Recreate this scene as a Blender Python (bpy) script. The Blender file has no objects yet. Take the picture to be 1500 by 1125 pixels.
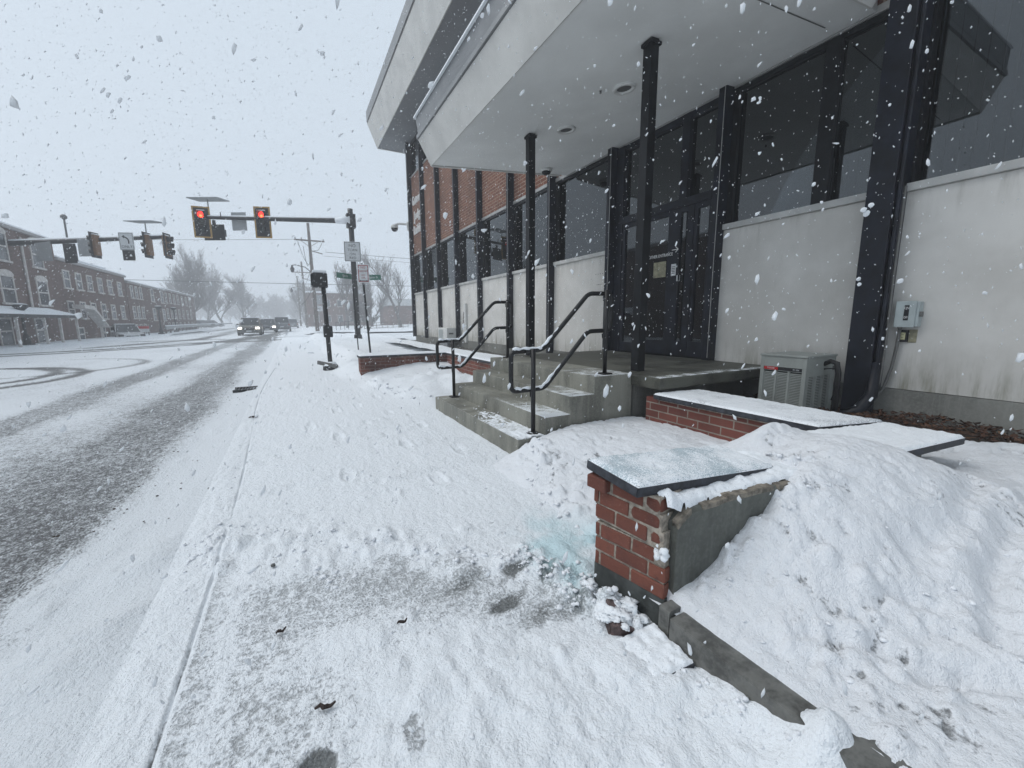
import bpy, bmesh, math, random
import numpy as np
from mathutils import Vector, Matrix

random.seed(7)
S = bpy.context.scene
COL = S.collection
R = math.radians
PI = math.pi

# ------------------------------------------------------------------ noise
def _hash(ix, iy, seed):
    n = (ix * 374761393 + iy * 668265263 + seed * 1442695041) & 0xFFFFFFFF
    n = ((n ^ (n >> 13)) * 1274126177) & 0xFFFFFFFF
    return ((n ^ (n >> 16)) & 0xFFFF) / 65535.0
def vnoise(x, y, seed=0):
    x = np.asarray(x, float); y = np.asarray(y, float)
    x, y = np.broadcast_arrays(x, y)
    ix = np.floor(x).astype(np.int64); iy = np.floor(y).astype(np.int64)
    fx = x - ix; fy = y - iy
    u = fx * fx * fx * (fx * (fx * 6 - 15) + 10); v = fy * fy * fy * (fy * (fy * 6 - 15) + 10)
    a = _hash(ix, iy, seed); b = _hash(ix + 1, iy, seed)
    c = _hash(ix, iy + 1, seed); d = _hash(ix + 1, iy + 1, seed)
    return (a * (1 - u) + b * u) * (1 - v) + (c * (1 - u) + d * u) * v
def fbm(x, y, seed=0, octs=4, gain=.5):
    t = 0; a = 1; n = 0
    for i in range(octs):
        t = t + a * vnoise(x * 2 ** i + 17.3 * i, y * 2 ** i - 9.1 * i, seed + i); n += a; a *= gain
    return t / n
def sst(a, b, x):
    t = np.clip((np.asarray(x, float) - a) / (b - a), 0, 1)
    return t * t * (3 - 2 * t)
def seg_dist(x, y, pts):
    best = None; par = None
    for (x0, y0), (x1, y1) in zip(pts[:-1], pts[1:]):
        dx, dy = x1 - x0, y1 - y0
        t = np.clip(((x - x0) * dx + (y - y0) * dy) / (dx * dx + dy * dy), 0, 1)
        d = np.hypot(x - x0 - t * dx, y - y0 - t * dy)
        best = d if best is None else np.minimum(best, d)
    return best

# ------------------------------------------------------------------ mesh builder
class MB:
    def __init__(s): s.v = []; s.f = []
    def add(s, vs, fs):
        o = len(s.v); s.v += [tuple(p) for p in vs]; s.f += [tuple(i + o for i in f) for f in fs]
        return s
    def box(s, x0, x1, y0, y1, z0, z1, M=None):
        vs = [(x, y, z) for x in (x0, x1) for y in (y0, y1) for z in (z0, z1)]
        if M is not None: vs = [M @ Vector(p) for p in vs]
        return s.add(vs, [(0, 1, 3, 2), (4, 6, 7, 5), (0, 4, 5, 1), (2, 3, 7, 6), (0, 2, 6, 4), (1, 5, 7, 3)])
    def bevbox(s, x0, x1, y0, y1, z0, z1, b=.01, M=None, jit=0, rnd=None):
        bm = bmesh.new()
        bmesh.ops.create_cube(bm, size=1)
        for v in bm.verts:
            v.co = Vector(((x0 + x1) / 2 + v.co.x * (x1 - x0), (y0 + y1) / 2 + v.co.y * (y1 - y0), (z0 + z1) / 2 + v.co.z * (z1 - z0)))
        bmesh.ops.bevel(bm, geom=list(bm.edges), offset=b, segments=2, affect='EDGES', profile=.6)
        if jit and rnd:
            for v in bm.verts: v.co += Vector((rnd.uniform(-jit, jit), rnd.uniform(-jit, jit), rnd.uniform(-jit, jit)))
        bm.verts.index_update()
        vs = [(M @ v.co) if M is not None else v.co.copy() for v in bm.verts]
        fs = [[v.index for v in f.verts] for f in bm.faces]
        bm.free()
        return s.add(vs, fs)
    def tube(s, pts, r, n=8, cap=True):
        pts = [Vector(p) for p in pts]
        rs = r if isinstance(r, (list, tuple)) else [r] * len(pts)
        o = len(s.v); prev = None
        for i, p in enumerate(pts):
            t = (pts[min(i + 1, len(pts) - 1)] - pts[max(i - 1, 0)])
            if t.length < 1e-9: t = Vector((0, 0, 1))
            t.normalize()
            if prev is None:
                a = Vector((0, 0, 1)) if abs(t.z) < .9 else Vector((1, 0, 0))
                u = t.cross(a).normalized()
            else:
                u = prev - t * prev.dot(t)
                u = u.normalized() if u.length > 1e-6 else t.orthogonal().normalized()
            prev = u; w = t.cross(u)
            for k in range(n):
                an = 2 * PI * k / n
                s.v.append(tuple(p + (u * math.cos(an) + w * math.sin(an)) * rs[i]))
        for i in range(len(pts) - 1):
            for k in range(n):
                a = o + i * n + k; b = o + i * n + (k + 1) % n
                s.f.append((a, b, b + n, a + n))
        if cap:
            s.f.append(tuple(o + k for k in range(n))[::-1]); e = o + (len(pts) - 1) * n
            s.f.append(tuple(e + k for k in range(n)))
        return s
    def prism(s, poly, d, M=None):
        """poly: list of 3-D points (planar), extruded by vector d"""
        n = len(poly); d = Vector(d)
        vs = [Vector(p) for p in poly] + [Vector(p) + d for p in poly]
        if M is not None: vs = [M @ p for p in vs]
        fs = [tuple(range(n))[::-1], tuple(range(n, 2 * n))]
        fs += [(i, (i + 1) % n, n + (i + 1) % n, n + i) for i in range(n)]
        return s.add(vs, fs)
    def lathe(s, prof, n=24, M=None, cap=True):
        o = len(s.v)
        for r, z in prof:
            for k in range(n):
                a = 2 * PI * k / n; p = Vector((r * math.cos(a), r * math.sin(a), z))
                s.v.append(tuple(M @ p if M is not None else p))
        m = len(prof)
        for i in range(m - 1):
            for k in range(n):
                a = o + i * n + k; b = o + i * n + (k + 1) % n
                s.f.append((a, b, b + n, a + n))
        if cap: s.f.append(tuple(o + k for k in range(n))[::-1]); s.f.append(tuple(o + (m - 1) * n + k for k in range(n)))
        return s

def wloc(o):
    p = Vector((0, 0, 0))
    while o is not None: p += o.location; o = o.parent
    return p
def obj(name, mb, mat, parent=None, world=True, smooth=False, attrs=None):
    me = bpy.data.meshes.new(name)
    vs = mb.v
    if parent is not None and world:
        w = wloc(parent); vs = [(a - w.x, b - w.y, c - w.z) for a, b, c in vs]
    me.from_pydata([tuple(p) for p in vs], [], mb.f)
    bm = bmesh.new(); bm.from_mesh(me); bmesh.ops.recalc_face_normals(bm, faces=bm.faces); bm.to_mesh(me); bm.free()
    me.validate(); me.update()
    if smooth:
        me.polygons.foreach_set('use_smooth', [True] * len(me.polygons))
    if mat is not None: me.materials.append(mat)
    o = bpy.data.objects.new(name, me); COL.objects.link(o)
    if parent is not None: o.parent = parent
    return o
def tag(o, label, cat, group=None, kind=None):
    if label: o['label'] = label
    if cat: o['category'] = cat
    if group: o['group'] = group
    if kind: o['kind'] = kind
    return o
def thing(name, label, cat, loc=(0, 0, 0), rz=0, group=None):
    o = bpy.data.objects.new(name, None); COL.objects.link(o)
    o.empty_display_size = .1
    o.location = loc; o.rotation_euler = (0, 0, rz)
    return tag(o, label, cat, group)
def dup(root, loc=None, rz=None, label=None, scale=None, parent=None):
    r = root.copy(); COL.objects.link(r)
    if parent is not None: r.parent = parent
    if loc is not None: r.location = loc
    if rz is not None: r.rotation_euler = (0, 0, rz)
    if scale is not None: r.scale = scale
    if label: r['label'] = label
    for c in list(root.children): dup(c, parent=r)
    return r
def grid_obj(name, xs, ys, Z, mat, attrs=None, parent=None, mask=None):
    """height field; Z shape (len(ys), len(xs))"""
    nx, ny = len(xs), len(ys)
    X, Y = np.meshgrid(xs, ys)
    co = np.stack([X, Y, Z], -1).reshape(-1, 3).astype(np.float32)
    i = np.arange(nx * ny).reshape(ny, nx)
    q = np.stack([i[:-1, :-1], i[:-1, 1:], i[1:, 1:], i[1:, :-1]], -1).reshape(-1, 4)
    if mask is not None: q = q[(mask[:-1, :-1] & mask[:-1, 1:] & mask[1:, 1:] & mask[1:, :-1]).reshape(-1)]
    me = bpy.data.meshes.new(name)
    me.vertices.add(len(co)); me.vertices.foreach_set('co', co.ravel())
    me.loops.add(q.size); me.loops.foreach_set('vertex_index', q.ravel().astype(np.int32))
    me.polygons.add(len(q))
    me.polygons.foreach_set('loop_start', np.arange(0, q.size, 4, dtype=np.int32))
    me.polygons.foreach_set('loop_total', np.full(len(q), 4, dtype=np.int32))
    me.update(calc_edges=True)
    me.polygons.foreach_set('use_smooth', np.ones(len(q), bool))
    for k, a in (attrs or {}).items():
        at = me.attributes.new(k, 'FLOAT', 'POINT'); at.data.foreach_set('value', a.reshape(-1).astype(np.float32))
    me.materials.append(mat)
    o = bpy.data.objects.new(name, me); COL.objects.link(o)
    if parent is not None: o.parent = parent
    return o

# ------------------------------------------------------------------ materials
class NT:
    def __init__(s, name):
        s.m = bpy.data.materials.new(name); s.m.use_nodes = True
        s.t = s.m.node_tree; s.t.nodes.clear()
        s.out = s.n('ShaderNodeOutputMaterial')
    def n(s, ty, **kw):
        nd = s.t.nodes.new(ty)
        for k, v in kw.items():
            if k.startswith('_'): setattr(nd, k[1:], v)
            else: s.set(nd.inputs[k.replace('__', ' ')], v)
        return nd
    def set(s, inp, v):
        if hasattr(v, 'is_output'): s.t.links.new(v, inp)
        elif hasattr(v, 'outputs'): s.t.links.new(v.outputs[0], inp)
        else:
            if isinstance(v, tuple) and len(v) == 3 and inp.type == 'RGBA': v = v + (1,)
            inp.default_value = v
    def pos(s): return s.n('ShaderNodeNewGeometry').outputs['Position']
    def noise(s, scale, detail=3, rough=.55, vec=None, dist=0):
        nd = s.n('ShaderNodeTexNoise', Scale=scale, Detail=detail, Roughness=rough, Distortion=dist)
        s.set(nd.inputs['Vector'], vec if vec is not None else s.pos()); return nd.outputs[0]
    def map(s, vec, scale=(1, 1, 1), rot=(0, 0, 0)):
        nd = s.n('ShaderNodeMapping'); s.set(nd.inputs['Vector'], vec)
        nd.inputs['Scale'].default_value = scale; nd.inputs['Rotation'].default_value = rot; return nd.outputs[0]
    def math(s, op, a, b=0, c=None, clamp=False):
        nd = s.n('ShaderNodeMath', _operation=op, _use_clamp=clamp); s.set(nd.inputs[0], a); s.set(nd.inputs[1], b)
        if c is not None: s.set(nd.inputs[2], c)
        return nd.outputs[0]
    def mr(s, x, a, b, c=0, d=1, smooth=True):
        nd = s.n('ShaderNodeMapRange'); nd.interpolation_type = 'SMOOTHSTEP' if smooth else 'LINEAR'
        s.set(nd.inputs[0], x)
        for i, v in zip((1, 2, 3, 4), (a, b, c, d)): nd.inputs[i].default_value = v
        return nd.outputs[0]
    def mix(s, f, a, b, ty='MIX'):
        nd = s.n('ShaderNodeMix', _data_type='RGBA', _blend_type=ty)
        s.set(nd.inputs[0], f); s.set(nd.inputs[6], a); s.set(nd.inputs[7], b); return nd.outputs[2]
    def bump(s, h, strength=.5, dist=.01, normal=None):
        nd = s.n('ShaderNodeBump', Strength=strength, Distance=dist); s.set(nd.inputs['Height'], h)
        if normal is not None: s.set(nd.inputs['Normal'], normal)
        return nd.outputs[0]
    def bsdf(s, col, rough=.6, metal=0, normal=None, ior=1.45, spec=.5, **kw):
        nd = s.n('ShaderNodeBsdfPrincipled'); s.set(nd.inputs['Base Color'], col); s.set(nd.inputs['Roughness'], rough)
        s.set(nd.inputs['Metallic'], metal); nd.inputs['IOR'].default_value = ior
        nd.inputs['Specular IOR Level'].default_value = spec
        if normal is not None: s.set(nd.inputs['Normal'], normal)
        for k, v in kw.items(): s.set(nd.inputs[k.replace('_', ' ')], v)
        s.t.links.new(nd.outputs[0], s.out.inputs[0]); return nd

def M_plain(name, col, rough=.6, metal=0, var=.12, vs=6., bump=0, bs=60., spec=.5):
    t = NT(name)
    n = t.noise(vs, 5, .6)
    c2 = tuple(max(0, c * (1 - var * 2)) for c in col); c1 = tuple(min(1, c * (1 + var)) for c in col)
    c = t.mix(t.mr(n, .3, .7), c2, c1)
    nm = t.bump(t.noise(bs, 4), bump, .004) if bump else None
    t.bsdf(c, t.mr(n, .3, .7, rough * .85, min(1, rough * 1.12)), metal, nm, spec=spec)
    return t.m
def M_emit(name, col, strength, base=(.02, .02, .02)):
    t = NT(name); t.bsdf(base, .3, Emission_Color=col, Emission_Strength=strength); return t.m

SNOW = (.83, .86, .89)
def M_snowcap(name='snow_cover', other=None, lo=.45, hi=.62, fr=5.):
    t = NT(name)
    h = t.math('ADD', t.math('MULTIPLY', t.noise(38, 4), .6), t.math('MULTIPLY', t.noise(150, 3), .4))
    sc = t.mix(t.mr(t.noise(140, 3), .28, .42), (.52, .55, .58), SNOW)
    if other: sc = t.mix(t.mr(t.math('ADD', t.noise(fr, 4), t.math('MULTIPLY', t.math('SUBTRACT', t.noise(170, 3), .5), .9)), lo, hi), sc, other)
    t.bsdf(sc, .75, 0, t.bump(h, .6, .012), spec=.2)
    return t.m
def M_ground(name, under, snow=SNOW, fine=95, streak=None, pale=None):
    """snow lying on paving: attribute cov says how much of the surface the snow covers"""
    t = NT(name)
    cov = t.n('ShaderNodeAttribute', _attribute_name='cov').outputs['Fac']
    ice = t.n('ShaderNodeAttribute', _attribute_name='ice').outputs['Fac']
    p = t.pos()
    if streak: p2 = t.map(p, streak)
    else: p2 = p
    n1 = t.noise(fine, 4, .6, p2); n2 = t.noise(fine * .3, 3, .6, p2); n3 = t.noise(fine * .045, 4, .6, p2)
    f = t.math('ADD', cov, t.math('MULTIPLY', t.math('SUBTRACT', n1, .5), 1.15))
    f = t.math('ADD', f, t.math('MULTIPLY', t.math('SUBTRACT', n2, .5), .75))
    f = t.math('ADD', f, t.math('MULTIPLY', t.math('SUBTRACT', n3, .5), .22))
    f = t.mr(f, .22, .62)
    us = tuple(c * .55 for c in under)
    un = t.mix(t.mr(t.noise(120, 3), .3, .7), us, under)
    if pale: un = t.mix(t.mr(cov, .28, .5), un, pale)
    c = t.mix(f, un, snow)
    c = t.mix(ice, c, (.47, .70, .75))
    if streak: n1, n2 = t.noise(fine * 1.4, 4, .6), t.noise(fine * .5, 3, .6)
    h = t.math('ADD', t.math('MULTIPLY', n1, .4), t.math('MULTIPLY', n2, .9))
    h = t.math('ADD', t.math('ADD', h, t.math('MULTIPLY', t.noise(240, 2), .18)), t.math('MULTIPLY', f, .25))
    t.bsdf(c, t.mr(f, 0, 1, .45, .8), 0, t.bump(h, .9, .02), spec=.25)
    return t.m
def brick_nodes(t, vec, bw, rh, mortar, cols, mcol, rough=.85):
    b = t.n('ShaderNodeTexBrick', Scale=1.0, Brick__Width=bw, Row__Height=rh, Mortar__Size=mortar, Mortar__Smooth=.15, Bias=0.0,
            Color1=cols[0], Color2=cols[1], Mortar=mcol)
    b.offset = .5
    t.set(b.inputs['Vector'], vec)
    return b
def M_brick(name, axis, cols, mcol, bw=.215, rh=.075, mortar=.007, stain=.3, dark=None):
    t = NT(name)
    sx = t.n('ShaderNodeSeparateXYZ', Vector=t.pos())
    v = t.n('ShaderNodeCombineXYZ'); t.set(v.inputs[0], sx.outputs[axis]); t.set(v.inputs[1], sx.outputs[2])
    b = brick_nodes(t, v.outputs[0], bw, rh, mortar, cols, mcol)
    n = t.noise(1.6, 5, .65, t.map(t.pos(), (1, 1, .35)))
    c = t.mix(t.mr(n, .35, .75, 0, stain), b.outputs[0], (.03, .022, .02))
    c = t.mix(t.mr(t.noise(30, 4), .4, .75, 0, .35), c, (.12, .07, .055))
    if dark: c = t.mix(dark, c, (.02, .014, .014))
    t.bsdf(c, .85, 0, t.bump(t.math('SUBTRACT', 1, b.outputs['Fac']), .6, .006), spec=.25)
    return t.m
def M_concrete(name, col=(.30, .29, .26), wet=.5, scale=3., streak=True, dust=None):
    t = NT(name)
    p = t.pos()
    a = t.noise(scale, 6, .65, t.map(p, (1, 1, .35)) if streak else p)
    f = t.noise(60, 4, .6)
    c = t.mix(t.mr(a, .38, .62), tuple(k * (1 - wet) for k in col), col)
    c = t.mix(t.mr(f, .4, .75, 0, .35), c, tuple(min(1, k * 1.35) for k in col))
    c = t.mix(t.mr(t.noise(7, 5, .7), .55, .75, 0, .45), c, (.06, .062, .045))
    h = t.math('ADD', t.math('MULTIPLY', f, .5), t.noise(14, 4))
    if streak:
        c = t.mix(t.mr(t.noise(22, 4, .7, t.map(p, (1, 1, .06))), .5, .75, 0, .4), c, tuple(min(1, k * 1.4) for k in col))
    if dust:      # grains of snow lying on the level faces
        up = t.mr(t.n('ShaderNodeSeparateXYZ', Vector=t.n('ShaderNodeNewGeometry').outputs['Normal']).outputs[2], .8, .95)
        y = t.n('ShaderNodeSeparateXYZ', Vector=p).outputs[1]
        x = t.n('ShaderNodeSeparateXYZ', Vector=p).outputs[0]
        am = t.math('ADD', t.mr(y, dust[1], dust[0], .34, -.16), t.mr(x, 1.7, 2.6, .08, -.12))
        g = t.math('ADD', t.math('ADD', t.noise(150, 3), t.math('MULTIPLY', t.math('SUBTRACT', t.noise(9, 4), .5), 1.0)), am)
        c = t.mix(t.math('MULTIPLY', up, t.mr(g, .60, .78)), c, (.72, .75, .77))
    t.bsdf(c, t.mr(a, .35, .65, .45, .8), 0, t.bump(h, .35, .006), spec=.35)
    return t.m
def M_panel():
    """light stucco panels with dirt washed up from their foot"""
    t = NT('wall_panel')
    p = t.pos(); z = t.n('ShaderNodeSeparateXYZ', Vector=p).outputs[2]
    n = t.noise(1.8, 5, .6); st = t.noise(9, 5, .7, t.map(p, (1, 1, .12)))
    c = t.mix(t.mr(n, .3, .7), (.53, .515, .485), (.635, .62, .59))
    up = t.mr(z, .5, 1.05, 1, 0)
    d = t.math('MULTIPLY', up, t.mr(st, .42, .68, .08, .75))
    c = t.mix(d, c, (.17, .165, .11))
    top = t.math('MULTIPLY', t.mr(z, 1.9, 2.3, 0, 1), t.mr(st, .45, .75, 0, .6))
    c = t.mix(top, c, (.3, .29, .26))
    c = t.mix(t.mr(t.noise(5, 6, .75, t.map(p, (1, 1, .25))), .56, .8, 0, .4), c, (.36, .345, .30))
    c = t.mix(t.mr(t.noise(55, 2), .74, .80, 0, .35), c, (.2, .19, .17))
    t.bsdf(c, .8, 0, t.bump(t.noise(160, 3), .25, .003), spec=.25)
    return t.m
def M_glass(name='window_glass', tint=(.34, .365, .38), ior=1.85):
    t = NT(name)
    fr = t.n('ShaderNodeFresnel', IOR=ior)
    tr = t.n('ShaderNodeBsdfTransparent', Color=tint)
    gl = t.n('ShaderNodeBsdfGlossy', Color=(.86, .90, .93), Roughness=.0)
    wob = t.bump(t.noise(1.1, 2), .02, .05); t.set(gl.inputs['Normal'], wob)
    mx = t.n('ShaderNodeMixShader'); t.set(mx.inputs[0], fr.outputs[0])
    t.t.links.new(tr.outputs[0], mx.inputs[1]); t.t.links.new(gl.outputs[0], mx.inputs[2])
    t.t.links.new(mx.outputs[0], t.out.inputs[0])
    return t.m
def M_pierbrick():
    t = NT('pier_brick')
    r = t.n('ShaderNodeNewGeometry').outputs['Random Per Island']
    c = t.mix(r, (.140, .052, .038), (.220, .080, .055))
    c = t.mix(t.mr(t.noise(18, 5, .7), .45, .75, 0, .65), c, (.10, .045, .038))
    c = t.mix(t.mr(t.noise(9, 5, .7), .62, .78, 0, .6), c, (.05, .035, .032))
    c = t.mix(t.mr(t.noise(160, 3), .62, .74, 0, .4), c, (.42, .28, .22))
    h = t.math('ADD', t.noise(45, 5, .65), t.math('MULTIPLY', t.noise(200, 3), .4))
    t.bsdf(c, .8, 0, t.bump(h, .55, .006), spec=.3)
    return t.m
def M_vinyl(name, col):
    return M_plain(name, col, .45, 0, .06)

MAT = {}
MAT['snow'] = M_snowcap()
MAT['icysnow'] = M_snowcap('icy_snow', (.42, .50, .54), .46, .66, 4.)
MAT['thinsnow'] = M_snowcap('thin_snow', (.30, .32, .35), .50, .80, 3.)
MAT['walk'] = M_ground('snowy_pavement', (.24, .25, .25), pale=(.46, .475, .485))
MAT['bank'] = M_ground('snow_bank', (.36, .37, .38), fine=60, snow=(.79, .81, .84))
MAT['bank_crumb'] = M_plain('snow_crumb', (.79, .81, .84), .8, 0, .05, 30, .5, 60)
MAT['road'] = M_ground('slushy_asphalt', (.15, .152, .155), snow=(.76, .79, .82), fine=95, streak=(1.15, .75, 1))
MAT['far_snow'] = M_plain('open_snow', (.78, .81, .84), .8, 0, .06, .4, .4, 8)
MAT['black'] = M_plain('black_paint', (.006, .007, .009), .42, 0, .25, 9, .12, 90, .3)
MAT['navy'] = M_plain('dark_blue_paint', (.008, .010, .018), .40, 0, .3, 5, .1, 70, .32)
MAT['rail'] = M_plain('rail_paint', (.008, .008, .009), .45, 0, .3, 20, .2, 120)
MAT['conc'] = M_concrete('step_concrete', (.25, .247, .212), .5, 3.6, True, dust=(4.4, 2.9))
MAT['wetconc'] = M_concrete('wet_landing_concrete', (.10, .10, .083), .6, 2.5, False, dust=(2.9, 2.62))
MAT['found'] = M_concrete('foundation_concrete', (.235, .235, .215), .35, 2.0)
MAT['granite'] = M_concrete('granite_kerb', (.155, .155, .145), .55, 14, False)
MAT['greyside'] = M_concrete('rendered_concrete', (.135, .14, .125), .40, 6)
MAT['panel'] = M_panel()
MAT['sill'] = M_plain('sill_metal', (.47, .47, .455), .5, .0, .1, 4)
MAT['trim'] = M_plain('trim_metal', (.38, .38, .37), .4, .4, .1, 6)
MAT['fascia'] = M_plain('fascia_metal', (.57, .562, .535), .5, 0, .07, 1.6)
MAT['soffit'] = M_plain('soffit_board', (.70, .705, .69), .75, 0, .05, 1.0, .15, 160)
MAT['roofsoffit'] = M_plain('eaves_board', (.215, .225, .235), .75, 0, .07, 1.0)
MAT['flash'] = M_plain('roof_edge_metal', (.25, .255, .26), .45, .3, .1, 2)
MAT['facbrick'] = M_brick('facade_brick', 1, ((.245, .105, .07), (.155, .062, .045)), (.34, .27, .21), bw=.215, rh=.076, mortar=.009, stain=.35)
MAT['wallbrick'] = M_brick('planter_brick_street_side', 1, ((.225, .075, .055), (.15, .05, .04)), (.30, .26, .22), mortar=.006, rh=.07, bw=.21, stain=.55)
MAT['wallbrickx'] = M_brick('planter_brick_end', 0, ((.20, .075, .055), (.12, .045, .036)), (.26, .22, .19), mortar=.006, rh=.07, bw=.21, stain=.7)
MAT['mill'] = M_brick('mill_brick', 1, ((.140, .085, .073), (.105, .066, .058)), (.19, .16, .15), bw=.24, rh=.085, mortar=.008, stain=.35)  # red greyed down: part of the distance haze is put into the brick colour
MAT['millx'] = M_brick('mill_brick_end', 0, ((.140, .085, .073), (.105, .066, .058)), (.19, .16, .15), bw=.24, rh=.085, mortar=.008, stain=.35)
MAT['pierbrick'] = M_pierbrick()
MAT['mortar'] = M_plain('mortar', (.34, .30, .25), .9, 0, .25, 40, .6, 120)
MAT['oldmortar'] = M_plain('old_mortar', (.215, .19, .155), .9, 0, .3, 30, .6, 120)
MAT['piercore'] = M_plain('pier_base_render', (.062, .068, .065), .85, 0, .3, 12, .5, 70)
MAT['slate'] = M_plain('slate_cap', (.036, .040, .050), .6, 0, .35, 25, .5, 90)
MAT['glass'] = M_glass()
MAT['interior'] = M_plain('dark_interior', (.022, .023, .025), .9)
MAT['curtain'] = M_plain('blind_cloth', (.62, .63, .64), .9, 0, .1, 3)
MAT['acgreen'] = M_plain('unit_enamel', (.30, .318, .298), .45, 0, .06, 5)
MAT['acdark'] = M_plain('unit_gap', (.035, .04, .037), .7)
MAT['boxgrey'] = M_plain('box_enamel', (.40, .45, .45), .45, 0, .06, 8)
MAT['white'] = M_plain('white_enamel', (.60, .60, .58), .5, 0, .06, 6)
MAT['lamp_recess'] = M_plain('lamp_recess', (.10, .10, .098), .5)
MAT['ivory'] = M_plain('ivory_plastic', (.52, .50, .30), .5)
MAT['stainplate'] = M_plain('old_plate', (.30, .28, .19), .8, 0, .2, 20)
MAT['rubber'] = M_plain('rubber', (.014, .014, .015), .65)
MAT['hose'] = M_plain('conduit_grey', (.12, .12, .115), .55)
MAT['redstrip'] = M_plain('red_badge', (.45, .02, .02), .5)
MAT['ink'] = M_plain('ink', (.012, .012, .014), .7)
MAT['redink'] = M_plain('red_ink', (.32, .025, .03), .6)
MAT['whiteink'] = M_plain('white_letters', (.75, .75, .74), .6)
MAT['signface'] = M_plain('sign_sheet', (.60, .62, .63), .5, 0, .04)
MAT['signback'] = M_plain('sign_back_metal', (.33, .345, .355), .5, .2, .05)
MAT['signgreen'] = M_plain('green_sign_sheet', (.02, .14, .095), .5)
MAT['yellow'] = M_plain('amber_border', (.36, .215, .05), .5, 0, .12)
MAT['amberdark'] = M_plain('weathered_amber', (.17, .085, .035), .5)
MAT['redlamp'] = M_emit('red_lamp', (1, .03, .02), 2.4, (.3, .01, .01))
MAT['redcore'] = M_emit('red_lamp_core', (1, .22, .05), 2.2, (.3, .05, .01))
MAT['lens'] = M_plain('dark_lens', (.03, .028, .022), .25)
MAT['greylens'] = M_plain('dim_lens', (.018, .03, .03), .25)
MAT['post_black'] = M_plain('street_post_black', (.014, .015, .017), .5, 0, .25, 14)
MAT['galv'] = M_plain('galvanised', (.30, .315, .325), .5, .4, .1)
MAT['wood'] = M_plain('pole_wood', (.155, .13, .115), .85, 0, .2, 6)
MAT['bark'] = M_plain('bark', (.17, .158, .155), .9, 0, .2, 3)
MAT['wire'] = M_plain('wire', (.06, .065, .07), .6)
MAT['millglass'] = M_plain('mill_window_glass', (.06, .07, .08), .12, 0, .3, .6)
MAT['millframe'] = M_plain('mill_window_frame', (.52, .50, .48), .7)
MAT['millroof'] = M_plain('mill_parapet', (.30, .29, .29), .7)
MAT['leaf'] = M_plain('dead_leaves', (.17, .075, .035), .85, 0, .45, 25)
MAT['soil'] = M_plain('soil', (.05, .035, .025), .95, 0, .3, 15, .6, 50)
MAT['twig'] = M_plain('twig', (.035, .022, .018), .8)
MAT['brickrub'] = M_plain('broken_brick', (.12, .085, .082), .9, 0, .3, 30, .6, 80)
MAT['headlamp'] = M_emit('headlamp', (1, .95, .82), 6.0, (.8, .8, .8))
MAT['tail'] = M_plain('tail_lens', (.20, .02, .02), .3)
MAT['tyre'] = M_plain('tyre', (.02, .02, .02), .85)
MAT['carglass'] = M_plain('car_glass', (.03, .035, .04), .08)
MAT['bare_ground'] = M_plain('damp_ground', (.10, .095, .08), .9, 0, .3, 6, .5, 40)
def M_flake():
    t = NT('snowflake')
    d = t.n('ShaderNodeBsdfDiffuse', Color=(.88, .90, .92)); tr = t.n('ShaderNodeBsdfTranslucent', Color=(.88, .90, .92))
    m = t.n('ShaderNodeMixShader'); m.inputs[0].default_value = .5
    t.t.links.new(d.outputs[0], m.inputs[1]); t.t.links.new(tr.outputs[0], m.inputs[2]); t.t.links.new(m.outputs[0], t.out.inputs[0])
    return t.m
MAT['flake'] = M_flake()
MAT['hazebld'] = M_plain('far_brick', (.15, .085, .07), .9, 0, .2, .8)
MAT['house'] = M_plain('clapboard', (.30, .30, .30), .9, 0, .1, 1)

_fonts = {}
def text(name, s, size, mat, parent, loc, rot, align='CENTER', depth=.002, sx=1.0, world=True):
    cu = bpy.data.curves.new(name, 'FONT'); cu.body = s; cu.size = size; cu.align_x = align; cu.align_y = 'CENTER'
    cu.extrude = depth; cu.resolution_u = 3; cu.space_character = 1.06; cu.space_line = 1.0
    tmp = bpy.data.objects.new(name, cu); COL.objects.link(tmp)
    bpy.context.view_layer.update()
    me = bpy.data.meshes.new_from_object(tmp.evaluated_get(bpy.context.evaluated_depsgraph_get()))
    bpy.data.objects.remove(tmp); bpy.data.curves.remove(cu)
    me.name = name; me.materials.clear(); me.materials.append(mat)
    T = Matrix.Translation(Vector(loc)) @ rot.to_4x4() @ Matrix.Diagonal((sx, 1, 1, 1))
    if parent is not None and world: T = Matrix.Translation(-wloc(parent)) @ T
    me.transform(T)
    o = bpy.data.objects.new(name, me); COL.objects.link(o); o.parent = parent
    return o
def basis(right, up):
    r = Vector(right).normalized(); u = Vector(up).normalized(); n = r.cross(u)
    return Matrix((r, u, n)).transposed()

# ------------------------------------------------------------------ camera
cam_d = bpy.data.cameras.new('camera'); cam = bpy.data.objects.new('camera', cam_d); COL.objects.link(cam)
cam_d.sensor_width = 36; cam_d.lens = 14.336; cam_d.clip_start = .03; cam_d.clip_end = 2000
v1 = (426 - 750, -(470 - 562.5)); v2 = (1880 - 750, -(462 - 562.5)); F = 597.347
cy = Vector((v1[0], v1[1], -F)).normalized(); cx = Vector((v2[0], v2[1], -F)).normalized(); cz = cx.cross(cy)
CR = Matrix((cx, cy, cz))
cam.matrix_world = Matrix.Translation((0, 0, 1.2)) @ CR.to_4x4()
S.camera = cam

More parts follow.
